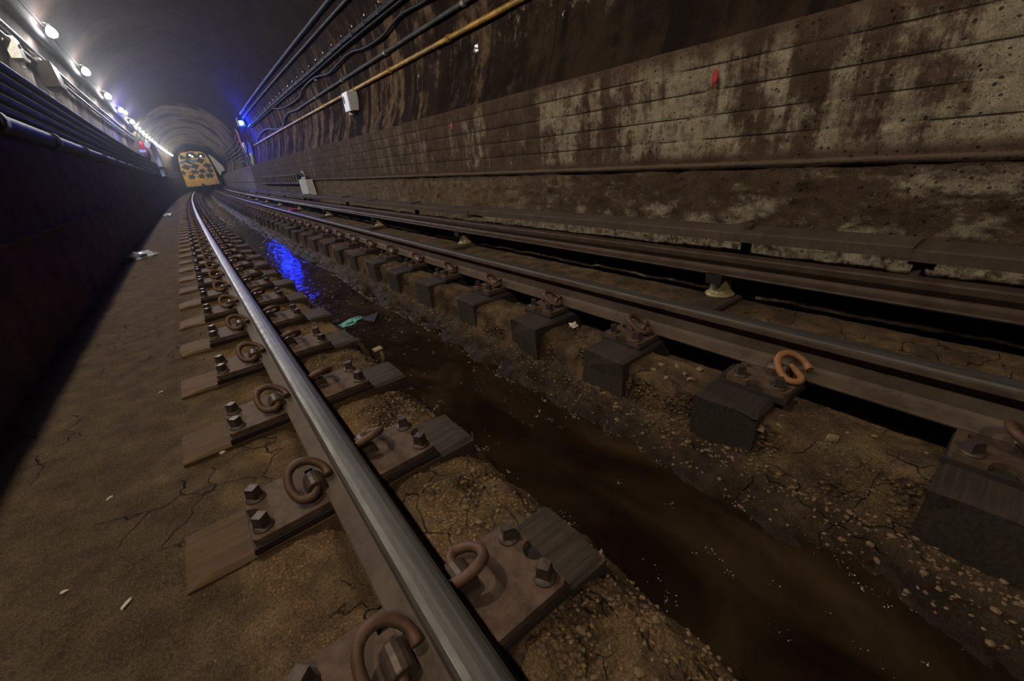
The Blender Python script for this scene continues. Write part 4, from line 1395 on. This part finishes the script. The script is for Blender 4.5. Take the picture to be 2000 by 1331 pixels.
# pale specks laid on the drain water as painted glints
mb = MB()
rg = random.Random(3)
for _ in range(560):
    y = rg.uniform(-0.4, 5) if rg.random() < 0.6 else rg.uniform(2.5, 16)
    edge = rg.random()
    if edge < 0.50:
        x0 = 1.085 + rg.gauss(0, 0.012) + 0.02 * math.sin(y * 3)
    elif edge < 0.72:
        x0 = 0.64 + rg.gauss(0, 0.02)
    else:
        x0 = rg.uniform(0.63, 1.05)
    spread = rg.uniform(0.004, 0.022)
    for _k in range(rg.randint(2, 9)):
        s = rg.uniform(0.0005, 0.0021) * (1 + y * 0.22)
        c = (x0 + rg.gauss(0, spread * 0.6) + cv(y), y + rg.gauss(0, spread), -0.4195)
        n5 = 5
        a0_ = rg.uniform(0, 6)
        ring5 = [(c[0] + s * rg.uniform(.6, 1.3) * math.cos(a0_ + 2 * math.pi * q / n5), c[1] + s * rg.uniform(.6, 1.3) * math.sin(a0_ + 2 * math.pi * q / n5), c[2]) for q in range(n5)]
        mb.add(ring5 + [(c[0], c[1], c[2] + s * 0.8)], [(q, (q + 1) % n5, n5) for q in range(n5)] + [tuple(reversed(range(n5)))])
o = mb.build('glint_specks', simple('painted_glint', (0.55, 0.55, 0.52), 0.12), None, smooth=False)
tag(o, 'pale specks standing in for glints along the edges of the drain water', 'foam', kind='stuff')
# pebbles of the exposed aggregate
mb = MB()
ico = bmesh.new()
bmesh.ops.create_icosphere(ico, subdivisions=1, radius=1)
iv = [v.co.copy() for v in ico.verts]
for v_ in ico.verts:
    pass
ifc = [tuple(v.index for v in f.verts) for f in ico.faces]
ico.free()
px, py = [], []
for _ in range(5200):
    y = -0.5 + 5.5 * rg.random() ** 1.6
    q = rg.random()
    if q < 0.42:
        x = rg.uniform(0.26, 0.60)
    elif q < 0.62:
        x = rg.gauss(1.27, 0.035)
    elif q < 0.80:
        x = rg.uniform(1.10, 1.30)
    elif q < 0.92:
        x = rg.uniform(-0.28, 0.04)
    else:
        x = rg.uniform(1.3, 1.5)
    px.append(x)
    py.append(y)
gzs = ground(np.array(px), np.array(py))
for x, y, z in zip(px, py, gzs):
    s = rg.uniform(0.0018, 0.0060) if rg.random() < 0.93 else rg.uniform(0.006, 0.011)
    if x < 0.05 or x > 1.3:
        s *= 0.6
    a = rg.uniform(0, 6.28)
    ca, sa = math.cos(a), math.sin(a)
    ex = rg.uniform(1, 1.6)
    mb.add([(x + (v.x * ex * ca - v.y * sa) * s, y + (v.x * ex * sa + v.y * ca) * s, z + v.z * s * 0.7 + s * 0.1) for v in iv], ifc)
o = mb.build('loose_gravel', M['gravel'], None)
tag(o, 'tan gravel and aggregate crumbs on the concrete beside the water', 'gravel', kind='stuff')
# red paint marks on the right wall
def splat(y, z, s, name, lab, seed, drips=True):
    rs = random.Random(seed)
    pts = [(y + s * 0.30 * math.cos(a) * rs.uniform(.8, 1.15), z + s * 0.75 * math.sin(a) * rs.uniform(.85, 1.1)) for a in np.linspace(0, 2 * math.pi, 15)[:-1]]
    mb = MB()
    k = len(pts)
    xx = 2.669 + cv(y)
    mb.add([(xx, a, b) for a, b in pts] + [(xx + 0.004, a, b) for a, b in pts], [tuple(range(k)), tuple(range(k, 2 * k))] + [(i, (i + 1) % k, k + (i + 1) % k, k + i) for i in range(k)])
    if drips:
        for d, L in ((0.20, 1.5), (0.05, 0.9), (0.26, 1.1)):
            mb.box(xx + 0.0005, xx + 0.004, y + s * d - s * 0.02, y + s * d + s * 0.02, z - s * L, z - s * 0.3)
    o = mb.build(name, M['red'])
    tag(o, lab, 'paint mark')


splat(1.43, 0.985, 0.050, 'paint_splash', 'red paint splash with drips on the pale right wall', 2)
splat(4.46, 1.02, 0.055, 'paint_splash', 'small red paint mark on the right wall, farther from the camera', 5, False)

# ------------------------------------------------------------------ added scatter volume, stands in for glare halos round the lamps
if HAZE:
    hm = bpy.data.materials.new('lamp_glow_volume')
    hm.use_nodes = True
    ht = hm.node_tree
    ht.nodes.remove(ht.nodes['Principled BSDF'])
    vs_ = ht.nodes.new('ShaderNodeVolumeScatter')
    vs_.inputs['Color'].default_value = (0.95, 0.97, 1.0, 1)
    vs_.inputs['Density'].default_value = HAZE
    vs_.inputs['Anisotropy'].default_value = 0.75
    ht.links.new(vs_.outputs[0], ht.nodes['Material Output'].inputs['Volume'])
    hz = MB()
    hys = [4.0, 12, 20, 28, 36, 44, 49]
    hv = []
    for y in hys:
        for k in range(16):
            a = 2 * math.pi * k / 16
            hv.append((0.9 + cv(y) + 2.9 * math.cos(a), y, 2.1 + 2.9 * math.sin(a)))
    hz.add(hv, [tuple(range(16)), tuple(range(16 * (len(hys) - 1), 16 * len(hys)))] + [(i * 16 + k, i * 16 + (k + 1) % 16, (i + 1) * 16 + (k + 1) % 16, (i + 1) * 16 + k) for i in range(len(hys) - 1) for k in range(16)])
    o = hz.build('lamp_glow_haze', hm)
    tag(o, 'thin added haze standing in for lamp glare in the far part of the tunnel', 'haze', kind='stuff')
